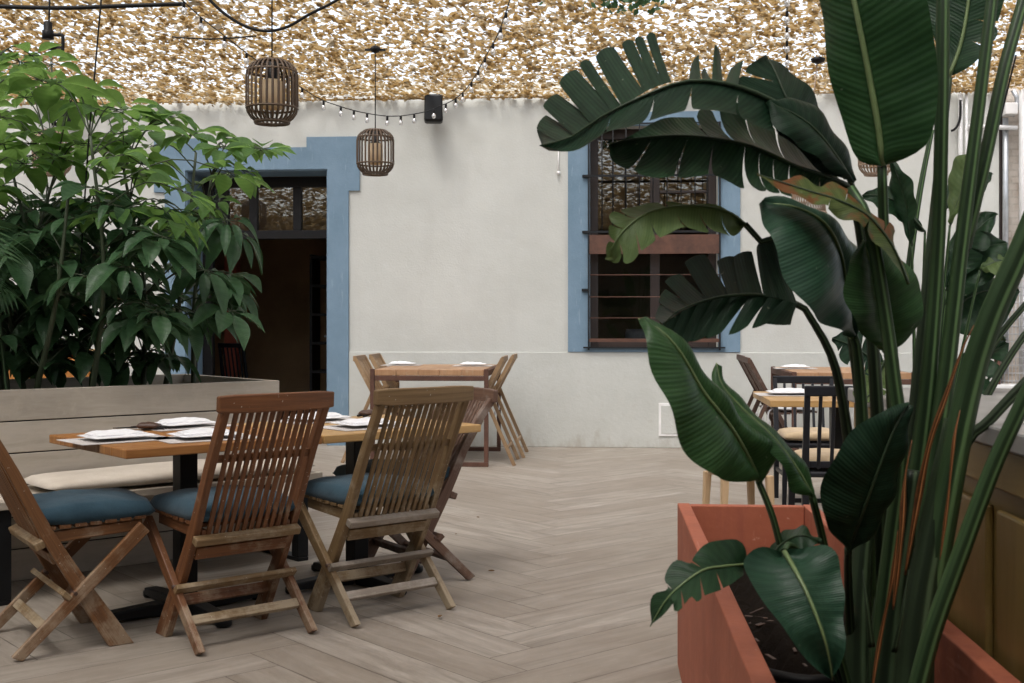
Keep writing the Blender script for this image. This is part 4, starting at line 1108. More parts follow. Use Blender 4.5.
def rib(parent, mid, r0, r1, mat='midrib'):
    m = MB(); p = [q + Vector((0, -r0 * .7, 0)) for q in spline(mid, 22)]; m.tube(p, [(r0 + (r1 - r0) * i / 21) * .85 for i in range(22)], 6, flat=.8); return m.build('midrib', M[mat], parent)
bp = thing('bird_of_paradise_plant', 'giant bird of paradise plant with long stems and torn dark leaves in the red planter', 'plant', P(890, 690, 2.32), 0, world=True)
def leaf(mat, mid, A=None, B=None, cA_=(), cB=(), gap=.012, bulge=.0, wav=.004, seed=0, r=(.0055, .0016), ribm='midrib', parent=None, fingers=(), u0=.2, bulgeB=None, label=None, jit=.012, rnd_=.10):
    parent = parent or bp
    m = MB(); mid = q3(mid)
    if A: blade(m, mid, q3(A), cA_, gap, u0, bulge, wav, seed, jit=jit, rnd_=rnd_)
    if B: blade(m, mid, q3(B), cB, gap, u0, bulge if bulgeB is None else bulgeB, wav, seed + 3, True, jit=jit, rnd_=rnd_)
    for k, f_ in enumerate(fingers): finger(m, *[P(*p) for p in f_], seed=seed * 10 + k)
    o = m.build('leaf', M[mat], parent)
    if label: o['label'] = label
    rib(o, mid, r[0], r[1], ribm)
    return o
# L1 tall upright leaf at top
leaf('leaf_tall', [(882, 166, 2.16), (878, 130, 2.15), (868, 75, 2.14), (855, 10, 2.13), (840, -60, 2.14), (822, -135, 2.17), (806, -190, 2.2)],
     [(880, 166, 2.16), (858, 160, 2.17), (843, 124, 2.18), (829, 70, 2.19), (819, 0, 2.2), (806, -80, 2.21), (802, -150, 2.21), (806, -190, 2.2)],
     [(884, 166, 2.16), (908, 157, 2.12), (930, 140, 2.10), (938, 95, 2.09), (934, 40, 2.08), (922, -20, 2.08), (890, -110, 2.12), (806, -190, 2.2)], bulge=.008, seed=1, r=(.0075, .003), label='broad upright leaf at the top')
# L2 dark leaf behind top right
leaf('leaf_dark', [(948, 78, 2.6), (960, 45, 2.6), (968, 0, 2.6), (972, -60, 2.6), (965, -130, 2.6)],
     [(948, 78, 2.6), (938, 50, 2.62), (925, 5, 2.64), (915, -50, 2.64), (965, -130, 2.6)],
     [(950, 76, 2.6), (975, 64, 2.56), (997, 36, 2.55), (1008, -5, 2.55), (1010, -60, 2.55), (965, -130, 2.6)], cB=(.2, .3), gap=.012, seed=2, u0=.4)
# L3 arching torn leaf, upper left
L3 = [(846, 178, 2.36), (830, 152, 2.33), (797, 118, 2.28), (763, 97, 2.24), (725, 84, 2.2), (684, 82, 2.18), (640, 98, 2.17), (600, 118, 2.2), (570, 138, 2.24), (540, 146, 2.28)]
fg = []
for (bx0, by0, bx1, by1, tx0, ty0, tx1, ty1) in (
    (672, 82, 663, 84, 655, 30, 646, 33), (664, 84, 655, 87, 643, 34, 634, 37), (656, 87, 644, 92, 633, 37, 621, 41), (645, 92, 622, 106, 613, 43, 594, 53),
    (622, 106, 612, 112, 589, 57, 578, 62), (614, 108, 592, 124, 575, 66, 557, 80), (596, 120, 574, 135, 556, 91, 541, 104), (578, 132, 560, 142, 545, 113, 535, 127), (566, 139, 545, 146, 536, 128, 541, 143)):
    d = 2.2 + max(0, (640 - bx0)) * .001
    fg.append(((bx0, by0, d), (bx1, by1, d), (tx0, ty0, d + .16), (tx1, ty1, d + .16)))
for (bx0, by0, bx1, by1, tx0, ty0, tx1, ty1) in ((702, 82, 689, 82, 700, 52, 693, 60), (714, 83, 704, 82, 706, 66, 702, 70), (724, 85, 712, 83, 722, 54, 716, 41), (738, 88, 725, 85, 745, 58, 732, 66)):
    fg.append(((bx0, by0, 2.21), (bx1, by1, 2.21), (tx0, ty0, 2.34), (tx1, ty1, 2.34)))
leaf('leaf_deep', L3, A=None,
     B=[(846, 178, 2.36), (818, 168, 2.28), (785, 138, 2.2), (752, 122, 2.13), (715, 114, 2.09), (672, 112, 2.06), (632, 126, 2.07), (606, 134, 2.1), (574, 150, 2.18), (540, 146, 2.28)],
     cB=(.3, .43, .56, .66, .78), gap=.010, seed=3, r=(.008, .002), ribm='midrib_dark', fingers=fg, bulge=.012, label='large arching leaf torn into fingers')
# its upper lobe on the right
leaf('leaf_deep', [(838, 165, 2.32), (815, 138, 2.3), (790, 105, 2.3), (775, 72, 2.32), (766, 56, 2.34)],
     [(836, 165, 2.32), (800, 135, 2.28), (765, 100, 2.28), (735, 84, 2.28), (748, 66, 2.3), (766, 56, 2.34)],
     [(840, 165, 2.32), (832, 140, 2.36), (818, 102, 2.38), (800, 78, 2.38), (772, 60, 2.36), (766, 56, 2.34)], seed=4, cA_=(.45, .75), r=(.004, .001), ribm='midrib_dark')
leaf('leaf_deep', [(852, 185, 2.3), (838, 160, 2.28), (815, 130, 2.26), (790, 112, 2.24), (765, 103, 2.24)],
     [(852, 185, 2.3), (832, 170, 2.26), (803, 148, 2.22), (778, 130, 2.2), (765, 103, 2.24)],
     [(852, 185, 2.3), (850, 160, 2.33), (832, 128, 2.32), (805, 100, 2.3), (765, 103, 2.24)], seed=5, r=(.005, .001), ribm='midrib_dark', bulge=.01)
# L4 horizontal drooping leaf
leaf('leaf_dark', [(850, 186, 2.34), (825, 176, 2.3), (795, 166, 2.26), (770, 154, 2.24), (743, 144, 2.22), (708, 138, 2.2), (672, 136, 2.18), (636, 139, 2.17), (609, 144, 2.18)],
     [(850, 184, 2.36), (826, 158, 2.4), (795, 138, 2.4), (768, 118, 2.4), (738, 106, 2.39), (705, 108, 2.37), (672, 118, 2.3), (640, 129, 2.23), (609, 144, 2.18)],
     [(850, 188, 2.34), (826, 204, 2.24), (800, 198, 2.2), (778, 194, 2.16), (752, 190, 2.13), (716, 177, 2.11), (672, 178, 2.1), (634, 174, 2.11), (612, 162, 2.14), (609, 144, 2.18)],
     cA_=(.3, .42, .52, .60), cB=(.16, .24, .31, .38, .44, .50, .62, .72, .85), gap=.008, u0=.12, seed=6, r=(.006, .002), ribm='midrib_dark', bulge=.014, jit=.03)
# L5 mottled hanging leaf
leaf('leaf_pale', [(745, 224, 2.26), (728, 212, 2.22), (700, 206, 2.2), (670, 207, 2.18), (645, 214, 2.16), (622, 232, 2.15), (606, 258, 2.16)],
     [(745, 224, 2.26), (724, 210, 2.26), (690, 203, 2.26), (655, 202, 2.25), (628, 206, 2.23), (610, 216, 2.2), (606, 232, 2.18), (606, 258, 2.16)],
     [(745, 224, 2.26), (735, 236, 2.18), (712, 232, 2.13), (690, 226, 2.1), (668, 236, 2.08), (645, 246, 2.08), (628, 265, 2.1), (606, 258, 2.16)],
     cA_=(.45, .70, .80, .9), cB=(.22, .36, .50, .66, .76, .88), gap=.012, seed=7, jit=.03, r=(.004, .0012), bulge=.01, label='pale mottled drooping leaf before the window')
# L6 fern-like torn leaf before the window
L6 = [(800, 305, 2.3), (791, 302, 2.29), (758, 295, 2.26), (726, 296, 2.24), (700, 302, 2.22), (676, 312, 2.2), (664, 324, 2.2)]
fg = []
for (bx0, by0, bx1, by1, tx0, ty0, tx1, ty1) in ((798, 304, 780, 299, 776, 236, 760, 240), (782, 299, 764, 296, 764, 240, 757, 244), (764, 296, 741, 295, 753, 249, 734, 254), (742, 295, 729, 296, 735, 254, 717, 259), (731, 296, 707, 300, 706, 252, 684, 260), (709, 300, 690, 307, 680, 272, 664, 280), (694, 306, 676, 313, 665, 288, 658, 301), (682, 310, 664, 324, 660, 304, 655, 318)):
    fg.append(((bx0, by0, 2.26), (bx1, by1, 2.25), (tx0, ty0, 2.36), (tx1, ty1, 2.36)))
for (bx0, by0, bx1, by1, tx0, ty0, tx1, ty1) in ((798, 304, 784, 300, 792, 326, 762, 324), (786, 301, 768, 297, 772, 322, 752, 330), (770, 297, 750, 295, 748, 328, 728, 337), (752, 295, 732, 296, 722, 334, 704, 340), (736, 296, 714, 299, 706, 338, 688, 344), (716, 299, 698, 304, 694, 341, 678, 346), (700, 303, 682, 311, 682, 344, 667, 347), (686, 310, 664, 322, 671, 345, 656, 343)):
    fg.append(((bx0, by0, 2.26), (bx1, by1, 2.25), (tx0, ty0, 2.2), (tx1, ty1, 2.2)))
leaf('leaf_deep', L6, fingers=fg, seed=8, r=(.006, .002), ribm='midrib_dark', label='fern-like torn leaf before the window')
# L7 big glossy leaf
leaf('leaf_gloss', [(851, 338, 2.24), (846, 296, 2.2), (842, 262, 2.17), (833, 236, 2.15), (818, 218, 2.14), (790, 206, 2.14), (759, 204, 2.15)],
     [(851, 338, 2.24), (838, 330, 2.14), (822, 322, 2.08), (806, 307, 2.04), (790, 285, 2.03), (776, 252, 2.05), (764, 224, 2.1), (759, 204, 2.15)],
     [(852, 336, 2.24), (862, 312, 2.24), (866, 280, 2.24), (860, 252, 2.23), (842, 230, 2.21), (817, 215, 2.18), (790, 205, 2.16), (759, 204, 2.15)], seed=9, bulge=.012, r=(.006, .0018), wav=.006, label='big glossy striped leaf in the middle')
# L8 mid green leaf in front of it
leaf('leaf_mid', [(884, 352, 2.2), (880, 310, 2.16), (872, 270, 2.14), (862, 240, 2.15)],
     [(884, 352, 2.2), (866, 338, 2.14), (850, 312, 2.1), (844, 285, 2.1), (850, 262, 2.12), (862, 240, 2.15)],
     [(886, 352, 2.2), (908, 340, 2.18), (922, 315, 2.17), (920, 285, 2.17), (900, 258, 2.17), (862, 240, 2.15)], seed=10, bulge=.01, r=(.005, .002))
# L9 browned ragged leaf
leaf('leaf_burnt', [(908, 284, 2.1), (892, 246, 2.08), (868, 216, 2.07), (838, 200, 2.07), (806, 190, 2.08), (757, 174, 2.1)],
     [(908, 284, 2.1), (904, 262, 2.13), (893, 240, 2.12), (892, 228, 2.14), (874, 210, 2.12), (862, 193, 2.14), (846, 191, 2.11), (832, 180, 2.13), (818, 186, 2.1), (800, 177, 2.12), (780, 181, 2.1), (757, 172, 2.1)],
     [(908, 284, 2.1), (892, 268, 2.06), (884, 250, 2.04), (868, 240, 2.05), (858, 222, 2.03), (842, 218, 2.05), (826, 206, 2.04), (812, 207, 2.06), (796, 194, 2.06), (778, 190, 2.08), (757, 176, 2.1)], cA_=(.3, .55), cB=(.4, .62), gap=.006, u0=.1, seed=11, jit=.02, rnd_=0, r=(.0035, .001), ribm='midrib_dark', label='ragged leaf with browned edges')
# L10 big lower left leaf
leaf('leaf_mid', [(758, 480, 2.1), (745, 452, 2.06), (731, 428, 2.03), (716, 408, 2.01), (702, 390, 2.0), (680, 352, 1.98), (660, 330, 1.98), (638, 319, 1.99)],
     [(756, 480, 2.1), (738, 482, 2.02), (716, 477, 1.97), (694, 462, 1.94), (676, 430, 1.92), (664, 396, 1.92), (650, 360, 1.93), (643, 335, 1.96), (638, 319, 1.99)],
     [(760, 480, 2.1), (778, 462, 2.1), (776, 446, 2.09), (756, 430, 2.07), (738, 412, 2.05), (717, 386, 2.03), (694, 358, 2.02), (668, 332, 2.01), (638, 319, 1.99)], seed=12, bulge=.01, r=(.006, .0018), wav=.006, label='big folded leaf low on the left')
leaf('leaf_mid', [(812, 496, 2.14), (795, 466, 2.12), (772, 436, 2.1), (742, 408, 2.1), (722, 385, 2.1), (716, 363, 2.11)],
     [(810, 496, 2.14), (794, 492, 2.1), (783, 470, 2.08), (764, 444, 2.07), (737, 424, 2.07), (718, 402, 2.08), (711, 378, 2.1), (716, 363, 2.11)],
     [(814, 494, 2.14), (808, 472, 2.16), (790, 448, 2.16), (766, 428, 2.15), (738, 400, 2.14), (721, 380, 2.13), (716, 363, 2.11)], seed=13, bulge=.008, r=(.004, .0015))
# L12 dark leaf right of centre
leaf('leaf_deep', [(848, 548, 2.12), (862, 512, 2.08), (878, 468, 2.06), (893, 430, 2.06), (908, 402, 2.08)],
     [(846, 547, 2.12), (828, 528, 2.06), (821, 495, 2.03), (832, 460, 2.02), (856, 428, 2.03), (884, 410, 2.05), (908, 402, 2.08)],
     [(851, 548, 2.12), (872, 536, 2.12), (890, 505, 2.12), (902, 465, 2.12), (909, 430, 2.1), (908, 402, 2.08)], seed=14, bulge=.01, r=(.005, .0018), ribm='midrib_dark')
# L13 lower hanging leaf
leaf('leaf_gloss', [(784, 551, 1.98), (796, 572, 1.93), (808, 596, 1.9), (822, 632, 1.88), (829, 660, 1.89), (832, 680, 1.9)],
     [(782, 551, 1.98), (756, 549, 1.96), (744, 560, 1.94), (750, 582, 1.91), (772, 612, 1.88), (795, 645, 1.87), (815, 668, 1.88), (832, 680, 1.9)],
     [(787, 550, 1.98), (818, 545, 1.97), (838, 556, 1.95), (843, 590, 1.93), (845, 630, 1.9), (842, 662, 1.89), (832, 680, 1.9)], seed=15, bulge=.012, r=(.0055, .0015), label='heart shaped leaf hanging over the soil')
# L14 small torn leaf reaching over the planter edge
leaf('leaf_dark', [(746, 564, 1.98), (722, 566, 1.93), (702, 570, 1.9), (678, 587, 1.88), (664, 602, 1.88), (650, 626, 1.89)],
     [(746, 563, 1.98), (740, 541, 1.98), (722, 539, 1.97), (704, 545, 1.95), (693, 556, 1.93), (690, 562, 1.91), (676, 561, 1.92), (664, 577, 1.9), (668, 588, 1.88), (655, 594, 1.9), (651, 608, 1.9), (650, 626, 1.89)],
     [(746, 566, 1.98), (743, 577, 1.93), (726, 587, 1.88), (704, 598, 1.85), (697, 602, 1.84), (690, 594, 1.85), (680, 610, 1.84), (674, 612, 1.84), (676, 600, 1.86), (664, 610, 1.87), (658, 618, 1.88), (650, 626, 1.89)],
     cA_=(.46, .72), cB=(.36, .50, .66), gap=.010, u0=.25, seed=16, r=(.004, .001), rnd_=.02, label='small torn leaf over the planter edge')
leaf('leaf_dark', [(770, 560, 2.12), (780, 545, 2.12), (800, 535, 2.1), (822, 542, 2.1)], [(770, 560, 2.12), (775, 540, 2.14), (800, 526, 2.14), (822, 542, 2.1)], [(770, 560, 2.12), (785, 556, 2.1), (805, 550, 2.08), (822, 542, 2.1)], seed=17, r=(.003, .001), ribm='midrib_dark')
# stems
def stem(pts, wpx, mat='stem', n=26, parent=None, flat=.8, name='stem', ws=None):
    m = MB(); p = q3(pts); sp = spline(p, n)
    w0_, w1_ = wpx; d = pts[0][2]
    wl = [(w0_ + (w1_ - w0_) * i / (n - 1)) for i in range(n)]
    if ws:
        wl = []
        for i in range(n):
            f_ = i / (n - 1) * (len(ws) - 1); k = min(len(ws) - 2, int(f_)); wl.append(ws[k] + (ws[k + 1] - ws[k]) * (f_ - k))
    m.tube(sp, [q / 2 * d / F for q in wl], 10, flat=flat, side=(1, 0, 0)); return m.build(name, M[mat], parent or bp)
stem([(888, 720, 2.3), (905, 560, 2.28), (926, 400, 2.25), (937, 260, 2.24), (941, 150, 2.23), (943, 0, 2.24), (944, -150, 2.28)], (28, 13), ws=(28, 24, 19, 16, 14.5, 14, 13, 13))
stem([(898, 720, 2.27), (925, 540, 2.25), (948, 360, 2.23), (962, 240, 2.22), (976, 130, 2.22), (992, 0, 2.24), (1004, -100, 2.28)], (30, 12), ws=(32, 26, 21, 18, 15, 13, 12, 11))
stem([(964, 248, 2.27), (974, 205, 2.26), (987, 150, 2.26), (1004, 70, 2.28), (1026, -10, 2.32), (1040, -80, 2.36)], (15, 12))
stem([(905, 720, 2.15), (935, 560, 2.12), (966, 400, 2.10), (990, 320, 2.08), (1024, 243, 2.06), (1060, 150, 2.04)], (34, 22))
stem([(905, 740, 2.0), (930, 640, 1.98), (962, 550, 1.96), (994, 465, 1.94), (1026, 396, 1.92), (1060, 320, 1.9)], (21, 15))
stem([(930, 600, 2.3), (962, 455, 2.28), (990, 420, 2.27), (1026, 382, 2.26), (1060, 350, 2.26)], (11, 11), 'stem_dark')
stem([(874, 720, 2.2), (884, 600, 2.18), (900, 460, 2.14), (894, 380, 2.12), (880, 280, 2.1), (868, 220, 2.1), (850, 188, 2.12)], (20, 11))
stem([(868, 720, 2.3), (866, 560, 2.27), (862, 420, 2.25), (857, 350, 2.24), (851, 330, 2.24)], (26, 9))
stem([(862, 700, 2.42), (858, 560, 2.4), (852, 470, 2.36), (836, 370, 2.32), (812, 320, 2.3), (800, 304, 2.3), (792, 302, 2.29)], (20, 6), 'stem_dark')
stem([(870, 700, 2.4), (866, 480, 2.38), (858, 380, 2.36), (838, 270, 2.32), (800, 232, 2.28), (765, 243, 2.26), (745, 224, 2.26)], (18, 6), 'stem_dark')
stem([(876, 700, 2.45), (880, 500, 2.42), (872, 330, 2.4), (860, 230, 2.38), (850, 184, 2.36)], (20, 9), 'stem_dark')
stem([(884, 700, 2.35), (896, 500, 2.32), (890, 330, 2.26), (884, 230, 2.2), (882, 166, 2.16)], (22, 9))
stem([(845, 690, 2.24), (812, 625, 2.18), (785, 560, 2.14), (772, 515, 2.11), (758, 480, 2.1)], (9, 6))
stem([(850, 690, 2.3), (838, 620, 2.26), (824, 545, 2.2), (812, 496, 2.14)], (10, 7))
stem([(852, 700, 2.2), (835, 640, 2.14), (805, 565, 2.05), (790, 545, 2.0), (784, 551, 1.98)], (9, 7))
stem([(846, 690, 2.22), (820, 620, 2.12), (780, 570, 2.04), (746, 564, 1.98)], (8, 5), 'stem_dark')
stem([(856, 700, 2.3), (850, 620, 2.22), (848, 575, 2.16), (848, 548, 2.12)], (11, 7), 'stem_dark')
stem([(900, 560, 2.55), (920, 360, 2.58), (938, 180, 2.6), (948, 78, 2.6)], (16, 9), 'stem_dark')
stem([(858, 720, 2.24), (858, 640, 2.24), (862, 560, 2.25), (870, 490, 2.26)], (34, 16), 'stem_dark', name='sheath')
stem([(912, 720, 2.12), (918, 620, 2.12), (935, 520, 2.12), (955, 420, 2.12)], (44, 22), 'stem_dark', name='sheath')
stem([(880, 720, 2.2), (890, 620, 2.19), (902, 540, 2.18), (912, 470, 2.18)], (40, 20), 'stem_dark', name='sheath')
stem([(905, 575, 2.1), (918, 500, 2.09), (930, 442, 2.07), (946, 396, 2.06), (962, 350, 2.05), (974, 325, 2.05)], (5, 5), 'sheath', ws=(2, 5, 8, 5, 6, 3, 1), flat=.3, name='dry_sheath')
stem([(893, 610, 2.08), (901, 540, 2.06), (905, 480, 2.06), (912, 440, 2.07)], (6, 4), 'sheath', ws=(1.5, 6, 4, 7, 2, .8), flat=.3, name='dry_sheath')
stem([(940, 560, 2.04), (948, 500, 2.04), (954, 440, 2.04), (960, 410, 2.05)], (3.5, 2.5), 'sheath', ws=(1, 4, 2, 4, .8), flat=.3, name='dry_sheath')
stem([(872, 690, 2.1), (880, 640, 2.1), (892, 580, 2.08), (898, 530, 2.07)], (4, 3), 'sheath', ws=(2, 5, 3, 5, 1), flat=.3, name='dry_sheath')
sr = random.Random(4)
for k in range(6):
    x = sr.uniform(852, 935); y0 = sr.uniform(640, 710); l_ = sr.uniform(50, 120); d = 2.08 + sr.uniform(0, .12); lean = (x - 880) * .28 + sr.uniform(-8, 12)
    stem([(x, y0, d), (x + lean * .4 + sr.uniform(-4, 4), y0 - l_ * .5, d - .01), (x + lean, y0 - l_, d + .01)], (sr.uniform(3, 8), .8), 'stem_dark', flat=.35, name='dry_sheath', n=14)
# smaller clump behind
b2 = thing('bird_of_paradise_plant', 'smaller clump of pale torn leaves behind the tall stems near the pillar', 'plant', Vector((.93, 3.35, .42)), 0, world=True)
for k_, (mat, mid, A, B_, ca, cb_) in enumerate((
    ('leaf_dark', [(912, 245), (906, 205), (900, 185), (893, 160)], [(912, 245), (894, 205), (890, 180), (893, 160)], [(912, 245), (916, 210), (912, 182), (893, 160)], (), ()),
    ('leaf_dark', [(946, 290), (965, 245), (985, 222), (998, 214)], [(946, 290), (948, 240), (975, 214), (998, 214)], [(946, 290), (982, 262), (992, 240), (998, 214)], (.6,), (.5, .7)),
    ('leaf_dark', [(940, 210), (962, 190), (980, 180), (993, 174)], [(940, 210), (952, 178), (974, 168), (993, 174)], [(940, 210), (968, 202), (985, 190), (993, 174)], (), ()),
    ('leaf_pale', [(950, 225), (960, 195), (968, 170), (972, 152)], [(950, 225), (948, 190), (954, 160), (972, 152)], [(950, 225), (968, 200), (974, 175), (972, 152)], (), ()),
    ('leaf_dark', [(945, 305), (970, 262), (990, 246), (1008, 244)], [(945, 305), (950, 250), (974, 226), (1008, 244)], [(945, 305), (985, 284), (1004, 262), (1008, 244)], (), ()),
    ('leaf_dark', [(940, 322), (965, 300), (990, 290), (1020, 292)], [(940, 322), (950, 284), (980, 274), (1020, 292)], [(940, 322), (970, 336), (1000, 328), (1020, 292)], (), ()),
    ('leaf_pale', [(980, 270), (995, 262), (1008, 262)], [(980, 270), (994, 252), (1008, 262)], [(980, 270), (998, 274), (1008, 262)], (), ()),
    ('leaf_dark', [(950, 410), (975, 372), (992, 352), (1008, 343)], [(950, 410), (958, 360), (980, 342), (1008, 343)], [(950, 410), (985, 392), (1003, 366), (1008, 343)], (.4, .6), (.3, .5, .7)),
    ('leaf_deep', [(888, 372), (868, 356), (850, 345), (832, 338)], [(888, 372), (872, 338), (852, 328), (832, 338)], [(888, 372), (868, 380), (846, 366), (832, 338)], (.5,), (.4, .6, .8)),
    ('leaf_pale', [(884, 360), (876, 384), (866, 398), (858, 404)], [(884, 360), (866, 368), (852, 388), (858, 404)], [(884, 360), (890, 384), (880, 400), (858, 404)], (.4, .7), (.5,)),
    ('leaf_dark', [(925, 232), (900, 205), (880, 196), (862, 195)], [(925, 232), (902, 196), (882, 186), (862, 195)], [(925, 232), (896, 218), (878, 208), (862, 195)], (), ()),
    ('leaf_pale', [(1005, 340), (998, 330), (990, 322)], [(1005, 340), (1002, 326), (990, 322)], [(1005, 340), (994, 334), (990, 322)], (), ()))):
    dd = 3.25 + .05 * (k_ % 3)
    f3 = lambda l, o: [(x, y, dd + o * math.sin(math.pi * i / max(1, len(l) - 1))) for i, (x, y) in enumerate(l)]
    leaf(mat, f3(mid, 0), f3(A, .05), f3(B_, -.06), ca, cb_, gap=.02, seed=30 + k_, r=(.004, .001), ribm='midrib_dark', parent=b2, bulge=.008)
    mx_, my_ = mid[0]
    big_ = k_ in (1, 4, 7, 9)
    stem([(904 + k_ * 2, 570, 3.3), ((904 + mx_) / 2 + 6, (560 + my_) / 2, 3.3), (mx_, my_, dd)], (11, 3) if big_ else (6, 2.5), 'stem', parent=b2)
stem([(940, 470, 3.3), (985, 360, 3.28), (1024, 306, 3.26), (1060, 270, 3.26)], (8, 6), 'stem_dark', parent=b2)
stem([(950, 480, 3.2), (985, 400, 3.2), (1024, 336, 3.2), (1060, 300, 3.2)], (9, 7), 'stem_dark', parent=b2)
stem([(905, 300, 3.4), (914, 230, 3.42), (922, 180, 3.44), (932, 130, 3.46)], (8, 5), 'stem', parent=b2)

# ------------------------------------------------------------------ umbrella plant and palm in the left planter
um = thing('umbrella_plant', 'tall bushy umbrella plant with drooping fingered leaves in the pale planter', 'plant', pl0 + U * 1.9 + V * .5 + Vector((0, 0, .76)), 0, world=True)
poly = [(-60, 70), (10, 52), (40, 48), (70, 62), (100, 84), (140, 96), (165, 104), (200, 116), (238, 128), (272, 150), (250, 176), (225, 190), (240, 225), (238, 262), (246, 300), (232, 330), (210, 345), (190, 372), (120, 378), (40, 370), (-60, 370)]
def inside(x, y):
    c = False; j = len(poly) - 1
    for i in range(len(poly)):
        xi, yi = poly[i]; xj, yj = poly[j]
        if (yi > y) != (yj > y) and x < (xj - xi) * (y - yi) / (yj - yi) + xi: c = not c
        j = i
    return c
ur = random.Random(21)
light, dark, petiole = MB(), MB(), MB()
def leaflet(m, p, d, up, L, w, droop, seed):
    rows = []; uvs = []; sd = d.cross(up).normalized(); n_ = 7
    for i in range(n_ + 1):
        t_ = i / n_
        c = p + d * (L * (t_ - .12 * droop * t_ ** 3)) - UP * (L * droop * .75 * t_ * t_)
        ww = w * (math.sin(math.pi * t_ ** 1.12) ** .8) * (1 if t_ < .8 else .82) / 2 if 0 < t_ < 1 else .001
        f_ = up * (ww * .45)
        rows.append([c - sd * ww + f_, c - sd * ww * .5 + f_ * .3, c, c + sd * ww * .5 + f_ * .3, c + sd * ww + f_]); uvs.append([(abs(q) * .5, t_) for q in (-2, -1, 0, 1, 2)])
    m.grid(rows, uvs, ur.random())
stems_ = []
for k in range(11):
    u_ = ur.uniform(.9, 2.75); v_ = ur.uniform(.2, .9); b = pl0 + U * u_ + V * v_; b.z = .75
    px = CX + F * b.x / b.y
    tz = ur.uniform(1.75, 2.65) if px < 150 else ur.uniform(1.7, 2.25)
    top = b + Vector((ur.uniform(-.15, .3), ur.uniform(-.25, .1), 0)); top.z = tz
    midp = b.lerp(top, .5) + Vector((ur.uniform(-.08, .08), ur.uniform(-.08, .08), 0))
    sp = spline([b, midp, top], 16); stems_.append(sp)
    m = MB(); m.tube(sp, [.016 - .009 * i / 15 for i in range(16)], 8); m.build('trunk', M['twig'], um)
def add_leaf(hub, nl, L, droop, lit):
    best = min((( (q - hub).length + (0.6 if q.z > hub.z - .05 else 0)), q) for sp in stems_ for q in sp[4:])[1] if False else None
    bq, bd = None, 9e9
    for sp in stems_:
        for q in sp[3:]:
            dd = (q - hub).length + (.5 if q.z > hub.z - .04 else 0)
            if dd < bd: bd, bq = dd, q
    out = hub - bq; midp = bq.lerp(hub, .55) + UP * (.03 + .12 * out.length)
    petiole.tube(spline([bq, midp, hub], 8), [.0045, .0042, .004, .0037, .0035, .0033, .003, .003], 5)
    ax = (UP * 1.0 + Vector((out.x, out.y, 0)) * .9 + Vector((ur.uniform(-.3, .3), ur.uniform(-.3, .3), 0))).normalized()
    e1 = ax.cross(Vector((.3, 1, .1))).normalized(); e2 = ax.cross(e1)
    ph = ur.random() * 6
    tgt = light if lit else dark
    for k in range(nl):
        a = ph + 2 * math.pi * k / nl + ur.uniform(-.15, .15)
        d = (e1 * math.cos(a) + e2 * math.sin(a)).normalized(); up = ax
        d = (d - UP * ur.uniform(.05, .25) * droop * 1.6 + ax * .1).normalized(); l_ = L * ur.uniform(.6, 1.2)
        s0 = hub + d * .045
        petiole.tube([hub, s0], .0022, 4)
        leaflet(tgt, s0, d, up, l_, l_ * ur.uniform(.44, .62), droop * ur.uniform(.7, 1.3), 0)
cnt = 0
while cnt < 165:
    x, y = ur.uniform(-60, 275), ur.uniform(46, 378)
    if not inside(x, y): continue
    if y < 200 and ur.random() < .42: continue
    # keep hubs a little inside the outline (leaflets reach further)
    d = ur.uniform(5.55, 6.9) if x < 200 else ur.uniform(5.9, 6.6)
    hub = P(x, y, d)
    if hub.z < .98 or y > 325 or (x > 172 and y > 225 and ur.random() < .65): continue
    lit = y < 195 + 60 * (ur.random() - .5) + (40 if x > 170 else 0)  # upper leaves take the lit copy of the leaf colour
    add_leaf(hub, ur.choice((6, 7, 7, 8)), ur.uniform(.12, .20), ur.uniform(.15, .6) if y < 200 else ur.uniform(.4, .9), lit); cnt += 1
for (x, y, d) in ((258, 150, 6.2), (240, 140, 6.3), (228, 220, 6.1), (238, 232, 6.2), (232, 290, 6.3), (222, 300, 6.3), (205, 270, 6.0), (170, 112, 6.3), (190, 135, 6.2), (150, 130, 6.0), (20, 62, 5.9), (40, 80, 5.7), (75, 95, 5.9), (100, 110, 5.8), (125, 305, 5.8), (160, 312, 5.9), (185, 312, 6.0)):
    add_leaf(P(x, y, d), 7, .16, .5 if y < 200 else 1.15, y < 190)
cnt = 0
while cnt < 62:
    x, y = ur.uniform(-50, 160), ur.uniform(205, 335)
    if not inside(x, y) or (x > 150 and y > 318): continue
    add_leaf(P(x, y, ur.uniform(5.8, 7.0)), ur.choice((5, 6, 7, 8)), ur.uniform(.10, .17), ur.uniform(.35, .85), ur.random() < .16); cnt += 1
cnt = 0
while cnt < 46:
    x, y = ur.uniform(-30, 172), ur.uniform(325, 366)
    d = 5.36 + .93 * x / 278 + ur.uniform(.3, .95)
    add_leaf(P(x, y, d), ur.choice((5, 6, 7)), ur.uniform(.10, .17), ur.uniform(.5, 1.0), False); cnt += 1
light.build('foliage', M['umb_lit'], um); dark.build('foliage', M['umb_shaded'], um); petiole.build('petiole', M['twig'], um)
